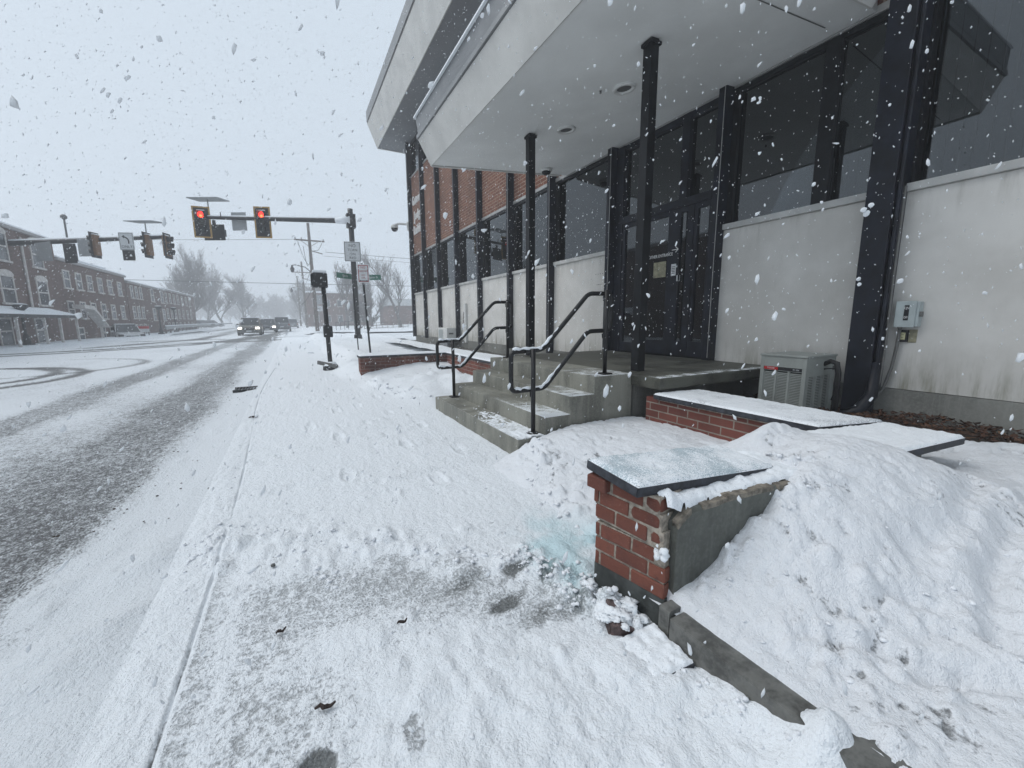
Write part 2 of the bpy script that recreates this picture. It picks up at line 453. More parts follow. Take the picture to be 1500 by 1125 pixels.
# ------------------------------------------------------------------ daylight
SUN_EL, SUN_AZ = R(50), R(300)
w = bpy.data.worlds.new('World'); S.world = w; w.use_nodes = True
nt = w.node_tree; nt.nodes.clear()
sky = nt.nodes.new('ShaderNodeTexSky'); sky.sky_type = 'NISHITA'; sky.sun_disc = False
sky.sun_elevation = SUN_EL; sky.sun_rotation = SUN_AZ; sky.air_density = 1.0; sky.dust_density = 4.0
hs = nt.nodes.new('ShaderNodeHueSaturation'); hs.inputs['Saturation'].default_value = .25
mx = nt.nodes.new('ShaderNodeMix'); mx.data_type = 'RGBA'; mx.inputs[0].default_value = .86
bg = nt.nodes.new('ShaderNodeBackground'); wo = nt.nodes.new('ShaderNodeOutputWorld')
nt.links.new(sky.outputs[0], hs.inputs['Color']); nt.links.new(hs.outputs[0], mx.inputs[6])
CLOUD = (6.55, 7.55, 8.6)
mx.inputs[7].default_value = CLOUD + (1,)
nt.links.new(mx.outputs[2], bg.inputs[0]); bg.inputs[1].default_value = .1
nt.links.new(bg.outputs[0], wo.inputs[0])
sd = bpy.data.lights.new('sun', 'SUN'); sd.energy = 1.3; sd.angle = R(42); sd.color = (1, .98, .95)
so = bpy.data.objects.new('sun', sd); COL.objects.link(so)
so.rotation_euler = (R(90) - SUN_EL, 0, R(180) - SUN_AZ)
so.location = (0, 0, 30)
S.view_settings.view_transform = 'Standard'; S.view_settings.look = 'None'
S.view_settings.exposure = .1; S.view_settings.gamma = 1; S.view_settings.use_curve_mapping = False
S.render.engine = 'CYCLES'
S.cycles.use_denoising = True
S.cycles.max_bounces = 7; S.cycles.diffuse_bounces = 3; S.cycles.glossy_bounces = 3; S.cycles.transmission_bounces = 4
S.cycles.transparent_max_bounces = 10; S.cycles.volume_bounces = 1
S.cycles.use_adaptive_sampling = True; S.cycles.adaptive_threshold = .02

# ================================================================== GROUND
rng = np.random.RandomState(5)
def geo_axis(a, b, d0, g):
    out = [a]; d = d0
    while out[-1] < b: out.append(out[-1] + d); d *= g
    return np.array(out)
def clods(Z, xs, ys, pts, sink=.25):
    """add small lumps of snow to a height field; pts: (x, y, radius, height)"""
    for (px, py, r, h) in pts:
        i0, i1 = np.searchsorted(xs, (px - r, px + r)); j0, j1 = np.searchsorted(ys, (py - r, py + r))
        if i1 - i0 < 1 or j1 - j0 < 1: continue
        X, Y = np.meshgrid(xs[i0:i1], ys[j0:j1])
        d = np.hypot(X - px, Y - py) / r * (0.75 + .5 * vnoise(X / r * 1.3 + px * 7, Y / r * 1.3, int(px * 977) % 991))
        b = h * np.sqrt(np.clip(1 - d * d, 0, 1))
        Z[j0:j1, i0:i1] += b
def scatter_line(pts, n, wdt, rmin, rmax, hk=.7):
    out = []
    L = [math.hypot(b[0] - a[0], b[1] - a[1]) for a, b in zip(pts[:-1], pts[1:])]
    for _ in range(n):
        k = rng.choice(len(L), p=np.array(L) / sum(L)); t = rng.rand()
        a, b = pts[k], pts[k + 1]
        r = rmin + (rmax - rmin) * rng.rand() ** 2.5
        out.append((a[0] + (b[0] - a[0]) * t + rng.randn() * wdt, a[1] + (b[1] - a[1]) * t + rng.randn() * wdt, r, r * hk))
    return out

# big sheet to the horizon
g = MB(); g.add([(-900, -300, -.16), (900, -300, -.16), (900, 1500, -.16), (-900, 1500, -.16)], [(0, 1, 2, 3)])
tag(obj('ground', g, MAT['far_snow']), 'snow covered open ground reaching the horizon', None, kind='structure')

# ---- sidewalk -------------------------------------------------------
xs = np.concatenate([np.arange(-.62, -.56, .0125), np.arange(-.56, -.40, .0045), np.arange(-.40, 1.35, .0125), np.arange(1.35, 5.2, .04)])
ys = np.concatenate([np.arange(-1.8, .11, .05), geo_axis(.12, 34, .0105, 1.0135)])
X, Y = np.meshgrid(xs, ys)
curbx = -.47 + .05 * np.sin(Y * .6) - .02 * sst(3, 9, Y)
Z = .010 * (fbm(X * 3, Y * 3, 3) - .5) + .012 * (fbm(X * 11, Y * 11, 9, 3) - .5)
cov = .78 + .34 * (fbm(X * 2.2, Y * 1.8, 21, 4) - .5)
ice = np.zeros_like(X)
# shovelled, grainy strip close by and the fluffier ridge thrown to its far side
edge = [(-.45, 2.65), (.05, 2.35), (.45, 2.05), (.75, 1.75), (1.1, 1.45)]
near = sst(-.06, .10, (2.55 - .62 * (X + .45)) - Y + .12 * (fbm(X * 5, Y * 5, 31) - .5))
cov = cov * (1 - near) + near * (.53 + .13 * (fbm(X * 4.2, Y * 4.2, 41, 4) - .5))
dE = seg_dist(X, Y, edge)
rid = np.exp(-(dE / .16) ** 2)
lump = fbm(X * 13, Y * 13, 51, 4)
fine_ = np.abs(2 * fbm(X * 26, Y * 26, 53, 3) - 1)
Z += .006 * (fbm(X * 34, Y * 34, 55, 2) - .5)
Z += rid * (.008 + .05 * np.clip(lump - .46, 0, 1) + .020 * (fine_ - .2) * sst(.4, .55, lump)); cov += rid * .55 * sst(.36, .52, lump)
for (cx_, cy_, rx, ry, a) in [(.38, 1.22, .34, .20, 1), (.62, 1.02, .40, .20, 1), (.95, .62, .40, .30, 1), (.12, 1.5, .22, .10, .6), (-.1, 2.1, .2, .12, .8), (.25, .80, .3, .14, .9), (.0, .85, .16, .12, .5)]:
    q = a * np.exp(-(((X - cx_) / rx) ** 2 + ((Y - cy_) / ry) ** 2))
    Z += q * (.016 + .030 * np.clip(fbm(X * 15, Y * 15, 61, 4) - .40, 0, 1) + .016 * (fbm(X * 30, Y * 30, 63, 3) - .4)); cov += q * .42
# bank on the gutter side of the kerb
cov = np.where(X < curbx + .02, .92, cov)
Z += np.where(X < curbx, .002, 0) + .016 * np.exp(-((X - curbx + .12) / .10) ** 2) * fbm(X * 5, Y * 4, 71)
crk = np.exp(-((X - curbx) / .0055) ** 2) * sst(.30, .55, fbm(X * 1.0, Y * 3.1, 77))
Z -= .014 * crk; cov -= .8 * crk * sst(2.8, 1.0, Y) * sst(.35, .6, fbm(X * .5, Y * 6, 76))
cov += .35 * np.exp(-((X - curbx - .12) / .05) ** 2) * sst(.3, .6, fbm(X, Y * 2.0, 78))
dS = seg_dist(X, Y, [(-.25, 2.05), (.15, 1.95), (.50, 1.70), (.85, 1.38), (1.02, 1.15)])
cov -= .085 * np.exp(-(dS / .15) ** 2) * (.5 + fbm(X * 6, Y * 6, 79))
# bare, wet patches by the broken pier
for (cx_, cy_, rx, ry, an, a) in [(.90, 1.60, .13, .045, -.35, 1.0), (.99, 1.50, .09, .05, -.5, .9), (.72, 1.40, .10, .035, -.3, .8), (.80, 1.27, .14, .06, -.3, .42), (.98, 1.24, .10, .05, -.4, .4), (.60, 1.62, .12, .04, -.3, .2)]:
    c_, s_ = math.cos(an), math.sin(an)
    u = (X - cx_) * c_ - (Y - cy_) * s_; v = (X - cx_) * s_ + (Y - cy_) * c_
    q = np.exp(-((u / rx) ** 2 + (v / ry) ** 2) * 1.1) * (.6 + .8 * fbm(X * 18, Y * 18, 81))
    cov -= a * q * .75; Z -= .012 * q
# footprints with paving showing
for (cx_, cy_, rx, ry, a) in [(.225, 1.03, .035, .070, .42), (-.035, 1.06, .050, .060, .95)]:
    d = np.hypot((X - cx_ - .1 * (Y - cy_)) / rx, (Y - cy_) / ry) * (.9 + .25 * fbm(X * 30, Y * 30, 83))
    q = sst(1.15, .75, d); cov -= a * q * (.6 + .8 * fbm(X * 45, Y * 45, 85)); Z -= .022 * q * (a > .5); Z += .006 * np.exp(-((d - 1.2) / .18) ** 2)
# ice-blue snow against the pier
q = np.exp(-(((X - 1.08) / .10) ** 2 + ((Y - 1.50) / .22) ** 2)) + .9 * np.exp(-(((X - 1.22) / .16) ** 2 + ((Y - 1.72) / .26) ** 2))
ice = .75 * np.clip(q * (2.6 * fbm(X * 11, Y * 11, 91) - .55), 0, .85)
# shovel strokes running across the walk
for (x0, y0, x1, y1, h) in [(-.42, 3.95, .75, 4.35, .018), (.65, 4.0, 1.5, 3.75, .02), (.75, 5.0, 1.2, 5.15, .02), (-.35, 3.2, .2, 3.35, .014), (.3, 4.9, .65, 5.0, .015), (.55, 3.05, 1.4, 3.15, .02), (.9, 4.3, 1.6, 4.9, .012), (-.4, 2.75, -.05, 2.72, .02), (-.4, 6.0, .3, 6.3, .01), (.1, 7.2, .8, 7.5, .012), (-.3, 8.4, .4, 8.8, .012)]:
    d = seg_dist(X, Y, [(x0, y0), ((x0 + x1) / 2, (y0 + y1) / 2 + .05), (x1, y1)])
    q = fbm(X * 6, Y * 6, int(x0 * 50) % 97)
    h *= 1.6
    Z += h * np.exp(-(d / .028) ** 2) * (.2 + 1.2 * q) - h * .7 * np.exp(-((d - .05) / .03) ** 2) * q
# faint tracks of boots along the walk
for (cx_, cy_) in [(.9, 3.9), (1.25, 4.6), (1.05, 5.4), (.75, 6.1), (1.3, 3.5), (.3, 3.3), (.45, 5.9), (.2, 6.8), (.9, 2.9), (.35, 4.5), (.1, 5.1), (.6, 7.6), (1.1, 6.6), (.05, 8.3), (.5, 9.2)]:
    d = np.hypot((X - cx_) / .055, (Y - cy_) / .14) * (.8 + .5 * fbm(X * 20, Y * 20, 87))
    Z -= .014 * sst(1.15, .8, d); Z += .008 * np.exp(-((d - 1.25) / .2) ** 2)
# thrown-up snow: by the far planter, at the step end, along the frontage
def bump2(x, y, cx_, cy_, rx, ry): return np.exp(-(((x - cx_) / rx) ** 2 + ((y - cy_) / ry) ** 2))
rough = fbm(X * 4, Y * 4, 101, 4)
md = .19 * bump2(X, Y, 1.95, 7.3, .50, .80) + .12 * bump2(X, Y, 1.45, 7.7, .30, .50) + .25 * bump2(X, Y, 2.55, 6.4, .45, 1.1) + .12 * bump2(X, Y, 1.75, 6.2, .3, .5)
Z += md * (.65 + .7 * rough); cov += md * 3
bk = sst(.75, 1.35, X - .10 * np.sin(Y) - .25 * sst(10, 12, Y)) * sst(8.2, 9.4, Y + .5 * (X - 1.2))
Z += bk * (.20 + .20 * (fbm(X * 1.2, Y * 1.0, 111, 4) - .3) + .08 * bump2(X, Y, 2.4, 20, 1.2, 3)); cov += bk
Z += .05 * bump2(X, Y, 1.3, 8.3, .12, .5) * rough + .04 * bump2(X, Y, 1.0, 10, .2, .8) * rough
Z += .034 * bump2(X, Y, .93, .90, .10, .12) * (.7 + .6 * fbm(X * 14, Y * 14, 119, 3)) + .022 * bump2(X, Y, 1.0, .78, .10, .06)
kb_ = np.exp(-((X - 1.15) / .10) ** 2) * sst(.90, .55, Y) * (.25 + .7 * fbm(X * 5, Y * 4, 117, 4)) + .95 * bump2(X, Y, 1.20, .42, .15, .07)
Z += .10 * kb_ + .03 * kb_ * (fbm(X * 24, Y * 24, 118, 3) - .5); cov += kb_
pts = scatter_line(edge, 90, .10, .02, .06, .35) + scatter_line([(-.45, 2.75), (-.42, 2.2)], 24, .05, .015, .05, .4)
pts += scatter_line([(.98, 1.62), (1.0, 1.38), (1.06, 1.26)], 120, .045, .008, .034)
pts += scatter_line([(1.02, 1.30), (1.10, 1.02)], 60, .035, .01, .045)
pts += scatter_line([(-.3, 2.3), (.15, 1.85)], 45, .12, .006, .030) + scatter_line([(.3, 1.5), (.9, .8)], 60, .16, .006, .03)
pts += scatter_line([(.2, 3.2), (1.2, 2.3)], 50, .3, .006, .022)
pts += scatter_line([(1.2, 8.3), (1.5, 6.6), (1.75, 5.7)], 60, .08, .015, .06)
clods(Z, xs, ys, pts)
WALKF = (xs, ys, Z)
tag(grid_obj('sidewalk', xs, ys, Z, MAT['walk'], {'cov': cov, 'ice': ice}), 'snow covered pavement in front of the bank, roughly shovelled', None, kind='structure')

# ---- snow behind the kerb: lawn bank, heap over the broken wall ------------
xs = np.concatenate([np.arange(1.165, 3.0, .0105), np.arange(3.0, 4.95, .03)])
ys = np.concatenate([np.arange(-1.2, .2, .03), np.arange(.2, 1.7, .0105), np.arange(1.7, 2.985, .03)])
X, Y = np.meshgrid(xs, ys)
rough = fbm(X * 3.2, Y * 3.2, 131, 4)
lawn = .13 + .19 * sst(1.1, 4.3, X) + .10 * (fbm(X * 1.3, Y * 1.5, 141, 4) - .5) * sst(1.2, 1.5, X)
heap = .385 * bump2(X, Y, 2.42, 1.06, .66, .50) + .15 * bump2(X, Y, 1.80, .80, .50, .28) + .07 * bump2(X, Y, 2.7, .55, .6, .3)
front = lawn + heap
back = .03 + .20 * sst(1.30, 2.3, X) + .10 * bump2(X, Y, 1.85, 2.62, .28, .28) + .06 * bump2(X, Y, 2.5, 2.2, .5, .5) + .44 * bump2(X, Y, 2.44, 1.13, .46, .46)
k = sst(1.18, 1.36, Y)
Z = front * (1 - k) + back * k
Z += .035 * (rough - .5) + .015 * (fbm(X * 14, Y * 14, 151, 3) - .5) + .012 * (fbm(X * 30, Y * 30, 153, 2) - .5) + .008 * (np.abs(2 * fbm(X * 9 + .6 * Y, Y * 16, 155, 3) - 1) - .3) * sst(.45, .62, fbm(X * 2.2, Y * 2.2, 157))
for (pl, dep, wd) in [([(1.9, .28), (2.2, .38), (2.6, .42)], .06, .05), ([(2.0, .55), (2.35, .50), (2.9, .62)], .05, .05), ([(1.5, .42), (1.75, .20)], .045, .04), ([(2.6, .30), (3.2, .45)], .06, .06), ([(1.75, .55), (1.85, .42)], .035, .03), ([(1.4, .60), (1.55, .45)], .03, .03), ([(2.0, .12), (2.5, .18)], .05, .05)]:
    d = seg_dist(X, Y, pl); q = fbm(X * 8, Y * 8, 161)
    dep *= .75
    Z -= dep * np.exp(-(d / wd) ** 2) * (.2 + 1.2 * q); Z += dep * .4 * np.exp(-((d - wd * 1.8) / wd) ** 2) * q
Z = np.where((X > 3.0) & (Y > 1.0), np.minimum(Z, .20), Z)
Z -= .30 * sst(.0, .30, (X - 4.12) - (.92 - Y) * 1.1 + .12 * (fbm(X * 5, Y * 5, 159) - .5)) * (X > 3.3)
Z = np.where(X < 1.20, Z - .05, Z)
emerge = sst(1.16, 1.55, X + .12 * (fbm(X * 4, Y * 4, 133) - .5))
Z = np.where(Y > 1.2, -.06 + (Z + .06) * emerge, Z)
pit = sst(.60, .74, fbm(X * 17, Y * 17, 173, 3)) * sst(.42, .6, fbm(X * 2.5, Y * 2.5, 175))
Z -= .014 * pit
Z += .055 * np.exp(-((Y - .90) / .11) ** 2) * sst(1.28, 1.5, X) * sst(2.15, 1.95, X) * (.6 + .8 * fbm(X * 12, Y * 12, 177, 3))
cov = .98 + .40 * (fbm(X * 3, Y * 3, 171) - .5) - .45 * pit - .25 * sst(.58, .72, fbm(X * 1.6 + 4, Y * 3.2, 179)) * sst(.9, .5, Y)
pts = scatter_line([(1.25, .55), (2.2, .25), (2.8, .35)], 160, .14, .008, .042) + scatter_line([(2.0, .98), (2.1, 1.12), (2.02, 1.3)], 50, .035, .012, .042)
pts += scatter_line([(1.95, .88), (1.3, .90)], 40, .02, .01, .03) + scatter_line([(1.72, 2.9), (1.62, 2.5)], 40, .06, .02, .06)
pts += scatter_line([(1.4, 1.5), (1.5, 2.3)], 60, .10, .01, .05)
clods(Z, xs, ys, pts)
BANKF = (xs, ys, Z)
tag(grid_obj('snow_bank', xs, ys, Z, MAT['bank'], {'cov': cov, 'ice': np.clip(bump2(X, Y, 1.36, 1.6, .12, .22) * .8 * (.3 + fbm(X * 9, Y * 9, 91)), 0, .8)}),
    'deep snow heaped over the lawn and the broken wall', None, kind='structure')

# ---- road -----------------------------------------------------------------
xs = np.concatenate([np.arange(-13.2, -4.5, .07), np.arange(-4.5, -.52, .03)])
xs = np.concatenate([xs, [-.50]])
ys = np.concatenate([np.arange(-1.8, .29, .06), geo_axis(.3, 170, .03, 1.0125)])
X, Y = np.meshgrid(xs, ys)
cov = .68 + .30 * (fbm(X * .8, Y * .35, 201, 4) - .5) + .12 * (fbm(X * 3, Y * .9, 205, 4) - .5)
wob = .10 * (fbm(X * .0 + 3, Y * .25, 211) - .5)
def track(px, wdt, depth, pw=2):
    global cov
    n = fbm(X * 4, Y * .8, int(abs(px) * 100) % 89, 4)
    cov = cov - depth * np.exp(-np.abs((X - px - wob) / wdt) ** pw) * (.65 + .7 * n)
track(-1.64, .34, .45, 2.2); track(-3.25, .32, .46, 2.4)
cov += .10 * np.exp(-((X + 2.45) / .35) ** 2) * sst(4, 9, Y); track(-2.4, .55, .10)
track(-1.15, .22, .26)
cov = np.where((X > -2.9) & (X < -2.0), cov - .05, cov)
cov += .34 * sst(-1.55, -.80, X + .12 * (fbm(X * 3, Y * 1.5, 215) - .5))
cov -= .10 * sst(9, 3.5, Y) * sst(-1.0, -1.5, X)
cov = np.maximum(cov, .30 + .17 * fbm(X * 1.5, Y * .6, 217, 4))
for pl, wd, dp in [([(-13, 22.2), (-8, 26), (-5, 30), (-3, 36), (-1.6, 46), (-1.2, 60)], .35, .75), ([(-13, 20.6), (-8, 24.2), (-5, 28), (-2.6, 35), (-.6, 46), (-.2, 60)], .32, .7),
                   ([(-13, 24.3), (-9, 28), (-6, 36), (-5.5, 60)], .5, .55), ([(-3.0, 36.5), (-1, 33), (-.5, 32)], .4, .7), ([(-3, 39.5), (-1, 37), (-.5, 36.5)], .5, .5)]:
    d = seg_dist(X, Y, pl); cov -= dp * np.exp(-(d / wd) ** 2)
def arc(cx_, cy_, rx, ry, a0, a1, wd, dp):
    global cov
    pl = [(cx_ + rx * math.cos(R(a)), cy_ + ry * math.sin(R(a))) for a in np.linspace(a0, a1, 24)]
    d = seg_dist(X, Y, pl); cov -= dp * np.exp(-(d / wd) ** 2)
for k_, (cx_, cy_, rx, ry) in enumerate([(-7.6, 13.6, 2.9, 3.2), (-8.3, 13.9, 3.0, 3.0), (-9.6, 13.8, 2.6, 2.6), (-11.2, 13.6, 2.4, 2.3), (-6.8, 16.6, 2.6, 3.0)]):
    arc(cx_, cy_, rx, ry, -80, 88, .16, .50 if k_ < 4 else .32)
# cross street
cov -= .45 * np.exp(-((Y - 31.5 - .1 * X) / .8) ** 2) * sst(-9, -2, X) + .35 * np.exp(-((Y - 36 - .1 * X) / .9) ** 2)
far = sst(38, 60, Y)
cov = cov * (1 - far) + far * (.50 + .14 * np.sin(X * 2.2) + .25 * (fbm(X * .8, Y * .1, 221) - .5))
edgeB = sst(-8.8, -10.2, X + .05 * (Y - 30)) * sst(24, 27, Y)
cov += edgeB * .6
Z = -.085 + .05 * sst(-1.0, -.52, X) + .014 * (fbm(X * 2.2, Y * .8, 231, 4) - .5) + .016 * (cov - .5)
# ridges pushed up by the plough close to the kerb
uu = X * .91 + Y * .41; vv = -X * .41 + Y * .91
st = (vnoise(uu * 2.6, vv * 13, 241) * .6 + vnoise(uu * 5, vv * 27, 242) * .4) * sst(.35, .65, fbm(X * 1.3, Y * 1.3, 243)) * sst(-1.3, -1.05, X) * sst(-.58, -.75, X) * sst(3.2, 2.6, Y)
Z += .075 * st
wq = sst(-1.34, -.98, X + .07 * (Y - 2) + .30 * (fbm(X * 2.2, Y * 2.2, 247) - .5)) * sst(3.3, 2.6, Y + .3 * (fbm(X * 3, Y * 3, 249) - .5))
cov = cov * (1 - wq) + wq * np.maximum(cov, .66 + .5 * st + .30 * (fbm(X * 2, Y * 2, 245) - .3))
Z += .02 * (fbm(X * 9, Y * 9, 251, 3) - .5) * sst(-1.4, -.8, X)
pts = []
for _ in range(160):
    a = rng.rand() ** 1.6; yy = 2.4 + 12 * a
    pts.append((-.95 - .25 * rng.rand() + .12 * rng.randn(), yy, .012 + .03 * rng.rand(), .014))
clods(Z, xs, ys, pts)
tag(grid_obj('road', xs, ys, Z, MAT['road'], {'cov': cov, 'ice': np.zeros_like(X)}), 'street of grey slush with dark wheel tracks', None, kind='structure')

# cross street to the right of the intersection, and the snow verge at the mill
xs = np.arange(-.5, 40, .3); ys = np.arange(27.5, 42, .12)
X, Y = np.meshgrid(xs, ys)
cov = .92 + .2 * (fbm(X * .4, Y, 301) - .5)
for y0 in (31.4, 32.6, 36.4, 38): cov -= .55 * np.exp(-((Y - y0 - .05 * X) / .30) ** 2)
tag(grid_obj('cross_street', xs, ys, -.06 + 0 * X, MAT['road'], {'cov': cov, 'ice': 0 * X}), 'side street crossing beyond the signal pole, rutted snow', None, kind='structure')
xs = np.arange(-40, -9.6, .35); ys = np.concatenate([np.arange(24, 60, .3), np.arange(60, 170, 1.2)])
X, Y = np.meshgrid(xs, ys)
line = -11.2 + .02 * (Y - 25) - .07 * np.maximum(0, Y - 55) * .3 + 1.4 * sst(36, 52, Y) * sst(75, 60, Y)
Z = -.15 + .14 * sst(0, .6, line - X) + .06 * fbm(X, Y * .6, 311) * sst(0, .6, line - X)
tag(grid_obj('snow_verge', xs, ys, Z, MAT['far_snow']), 'snowy pavement and verge in front of the brick mill', None, kind='structure')
xs = np.arange(-.2, 60, .5); ys = np.concatenate([np.arange(42.2, 80, .5), np.arange(80, 170, 2)])
X, Y = np.meshgrid(xs, ys)
Z = -.14 + .25 * sst(.2, 2.2, X) * (.4 + fbm(X * .3, Y * .3, 321)) + .4 * sst(6, 30, X)
tag(grid_obj('snow_field', xs, ys, Z, MAT['far_snow']), 'snowy ground beyond the side street', None, kind='structure')
xs = np.arange(4.9, 40, .4); ys = np.arange(17.9, 27.4, .3)
X, Y = np.meshgrid(xs, ys)
tag(grid_obj('snow_yard', xs, ys, .12 + .25 * fbm(X * .5, Y * .5, 331) - .3 * sst(26, 27.4, Y), MAT['far_snow']), 'snow covered yard beside the far corner of the bank', None, kind='structure')

# ================================================================== THE BANK BUILDING
RZ0 = lambda a: Matrix.Rotation(a, 4, 'Z')
FX = 4.82
bank = thing('bank_building', 'low bank building with pale panels, dark mullions, brick band and jutting canopy', 'building', (FX, 8, 0))
mull = [17.90, 16.12, 14.34, 12.56, 10.78, 8.97, 7.20, 5.42, 3.47, 1.74, -.03, -1.80, -3.57]
bays = [(a, b) for a, b in zip(mull[:-1], mull[1:]) if not (a == 5.42)]
obj('foundation', MB().box(FX - .012, 5.3, -3.6, 17.93, -.3, .555), MAT['found'], bank)
# core, so that nothing shows through from elsewhere
core = MB().box(5.62, 13, -3.6, 17.86, -.2, 8.3).box(FX + .11, 5.62, 17.78, 17.86, .56, 8.3).box(FX + .11, 5.62, -3.6, -3.5, .56, 8.3)
core.box(FX + .13, 5.62, -3.5, 17.78, 3.95, 4.1).box(FX + .16, 5.62, -3.5, 17.78, 2.10, 2.25)
obj('interior', core, MAT['interior'], bank)
obj('end_wall', MB().box(FX + .02, 13, 17.862, 17.93, .56, 8.3), MAT['millx'], bank)
for (a, b) in bays:
    p = MB().box(FX, FX + .15, b + .05, a - .05, .56, 2.275)
    obj('wall_panel', p, MAT['panel'], bank)
    s = MB().bevbox(FX - .035, FX + .10, b + .047, a - .047, 2.278, 2.345, .006)
    obj('sill', s, MAT['sill'], bank)
    fr = MB()
    ztop = 3.875
    fa_ = .075 if abs(a - 1.74) < .01 else .12
    for (y0, y1) in ((b + .05, b + .13), (a - fa_, a - .05)): fr.box(FX + .02, FX + .12, y0, y1, 2.347, ztop)
    fr.box(FX + .022, FX + .118, b + .13, a - .12, ztop - .05, ztop)
    if abs(a - 3.47) < .01: fr.box(FX + .015, FX + .12, 2.33, 2.47, 2.347, ztop - .05)
    wn = obj('window', fr, MAT['black'], bank)
    obj('pane', MB().box(FX + .066, FX + .074, b + .12, a - .11, 2.346, ztop - .045), MAT['glass'], wn)
    if b < 4:
        cur = MB(); y = b + .06
        while y < a - .06:
            M_ = Matrix.Translation((FX + .26, y, 0)) @ RZ0(R(28 + 10 * math.sin(y * 37)))
            cur.box(-.0015, .0015, -.040, .040, 2.36, 3.86, M_); y += .088
        obj('blinds', cur, MAT['curtain'], wn)
for (a, b) in zip(mull[:-1], mull[1:]):
    obj('brick_panel', MB().box(FX + .03, FX + .16, b + .05, a - .05, 3.945, 7.0), MAT['facbrick'], bank)
    obj('head_trim', MB().box(FX + .005, FX + .12, b + .05, a - .05, 3.878, 3.942), MAT['trim'], bank)
    obj('upper_trim', MB().box(FX + .004, FX + .12, b + .05, a - .05, 7.003, 7.05), MAT['trim'], bank)
    fr = MB().box(FX + .04, FX + .12, b + .05, b + .12, 7.05, 8.33).box(FX + .04, FX + .12, a - .12, a - .05, 7.05, 8.33).box(FX + .041, FX + .119, b + .118, a - .118, 8.26, 8.33)
    wn = obj('window', fr, MAT['black'], bank)
    obj('pane', MB().box(FX + .066, FX + .074, b + .11, a - .11, 7.05, 8.33), MAT['glass'], wn)
for y in mull:
    w_ = .05 if y < 17 else .07
    m = MB().bevbox(FX - .13, FX + .125, y - w_, y + w_, .50 if y not in (5.42, 3.47) else .668, 8.36, .006)
    obj('mullion', m, MAT['navy'], bank)
    obj('mullion_edge', MB().box(FX - .134, FX - .1305, y - w_ + .012, y - w_ + .020, .7, 8.3), MAT['trim'], bank) if y < 9 else None
# wide pilaster right of the unit, with a pipe chase
pl = MB().bevbox(FX - .185, FX - .132, 1.715, 1.915, .22, 8.30, .008)
pl.tube([(FX - .15, 1.69, .34), (FX - .15, 1.69, 8.2)], .018, 10)
obj('pilaster', pl, MAT['navy'], bank)
sh = MB().tube([(FX - .16, 1.69, .80), (FX - .18, 1.69, .50), (FX - .25, 1.74, .35), (FX - .36, 1.83, .29)], [.035, .05, .055, .05], 12)
obj('downspout_shoe', sh, MAT['navy'], bank, smooth=True)

# entrance ----------------------------------------------------------------
door = MB()
Z0, ZH = .69, 2.70
door.box(FX - .02, FX + .12, 5.20, 5.37, .67, 3.87)                       # left jamb
door.box(FX - .02, FX + .12, 3.52, 3.60, .67, 3.87)                       # right jamb
door.box(FX - .035, FX + .10, 3.60, 5.20, 2.70, 2.80)                     # transom bar
door.box(FX - .008, FX + .11, 4.00, 4.12, 2.80, 3.87).box(FX, FX + .1, 3.60, 5.2, 3.80, 3.87)
ef = obj('entrance_frame', door, MAT['navy'], bank)
obj('pane', MB().box(FX + .056, FX + .064, 3.60, 4.0, 2.80, 3.80).box(FX + .056, FX + .064, 4.12, 5.20, 2.80, 3.80), MAT['glass'], ef)
def leaf(y0, y1, sl, sr, kick, panes):
    m = MB().box(FX - .01, FX + .045, y0, y0 + sl, Z0, ZH).box(FX - .01, FX + .045, y1 - sr, y1, Z0, ZH)
    m.box(FX - .011, FX + .046, y0 + sl, y1 - sr, Z0, Z0 + kick).box(FX - .011, FX + .046, y0 + sl, y1 - sr, ZH - .07, ZH)
    for (a, b) in panes: m.box(FX - .012, FX + .047, a, b, Z0 + kick, ZH - .07)
    d = obj('door', m, MAT['navy'], bank)
    obj('pane', MB().box(FX + .014, FX + .022, y0 + sl, y1 - sr, Z0 + kick, ZH - .07), MAT['glass'], d)
    return d
dA = leaf(4.72, 5.19, .05, .06, .14, [])
dB = leaf(3.86, 4.71, .10, .06, .20, [(4.07, 4.27)])
dC = leaf(3.605, 3.85, .03, .05, .20, [])
h = MB().tube([(FX - .012, 4.0, 1.42), (FX - .075, 4.0, 1.42), (FX - .075, 4.0, 1.86), (FX - .012, 4.0, 1.86)], .012, 8)
obj('handle', h, MAT['black'], dB, smooth=True)
FB = basis((0, -1, 0), (0, 0, 1))          # text that faces the street (towards -X)
text('door_lettering', 'USE OTHER ENTRANCE', .062, MAT['whiteink'], dB, (FX - .015, 4.44, 2.10), FB, sx=.78)
ar = MB().box(FX - .016, FX - .0135, 4.08, 4.19, 2.148, 2.158)
for s_ in (-1, 1): ar.add([(FX - .0165, 4.075, 2.153), (FX - .0165, 4.12, 2.153 + s_ * .04), (FX - .0165, 4.13, 2.153 + s_ * .034), (FX - .0165, 4.09, 2.153)], [(0, 1, 2, 3)])
obj('arrow', ar, MAT['whiteink'], dB)
obj('notice', MB().box(FX + .006, FX + .010, 4.30, 4.53, 1.80, 2.02), MAT['stainplate'], dB)
nb = obj('notice', MB().box(FX - .0165, FX - .0125, 4.105, 4.185, 1.80, 1.96), MAT['signface'], dB)
lines = MB()
for k in range(5): lines.box(FX - .0185, FX - .0168, 4.118, 4.172, 1.83 + k * .022, 1.838 + k * .022)
obj('print', lines, MAT['ink'], nb)
obj('notice', MB().box(FX - .0165, FX - .0125, 4.03, 4.085, 1.72, 1.80), MAT['signface'], dB)

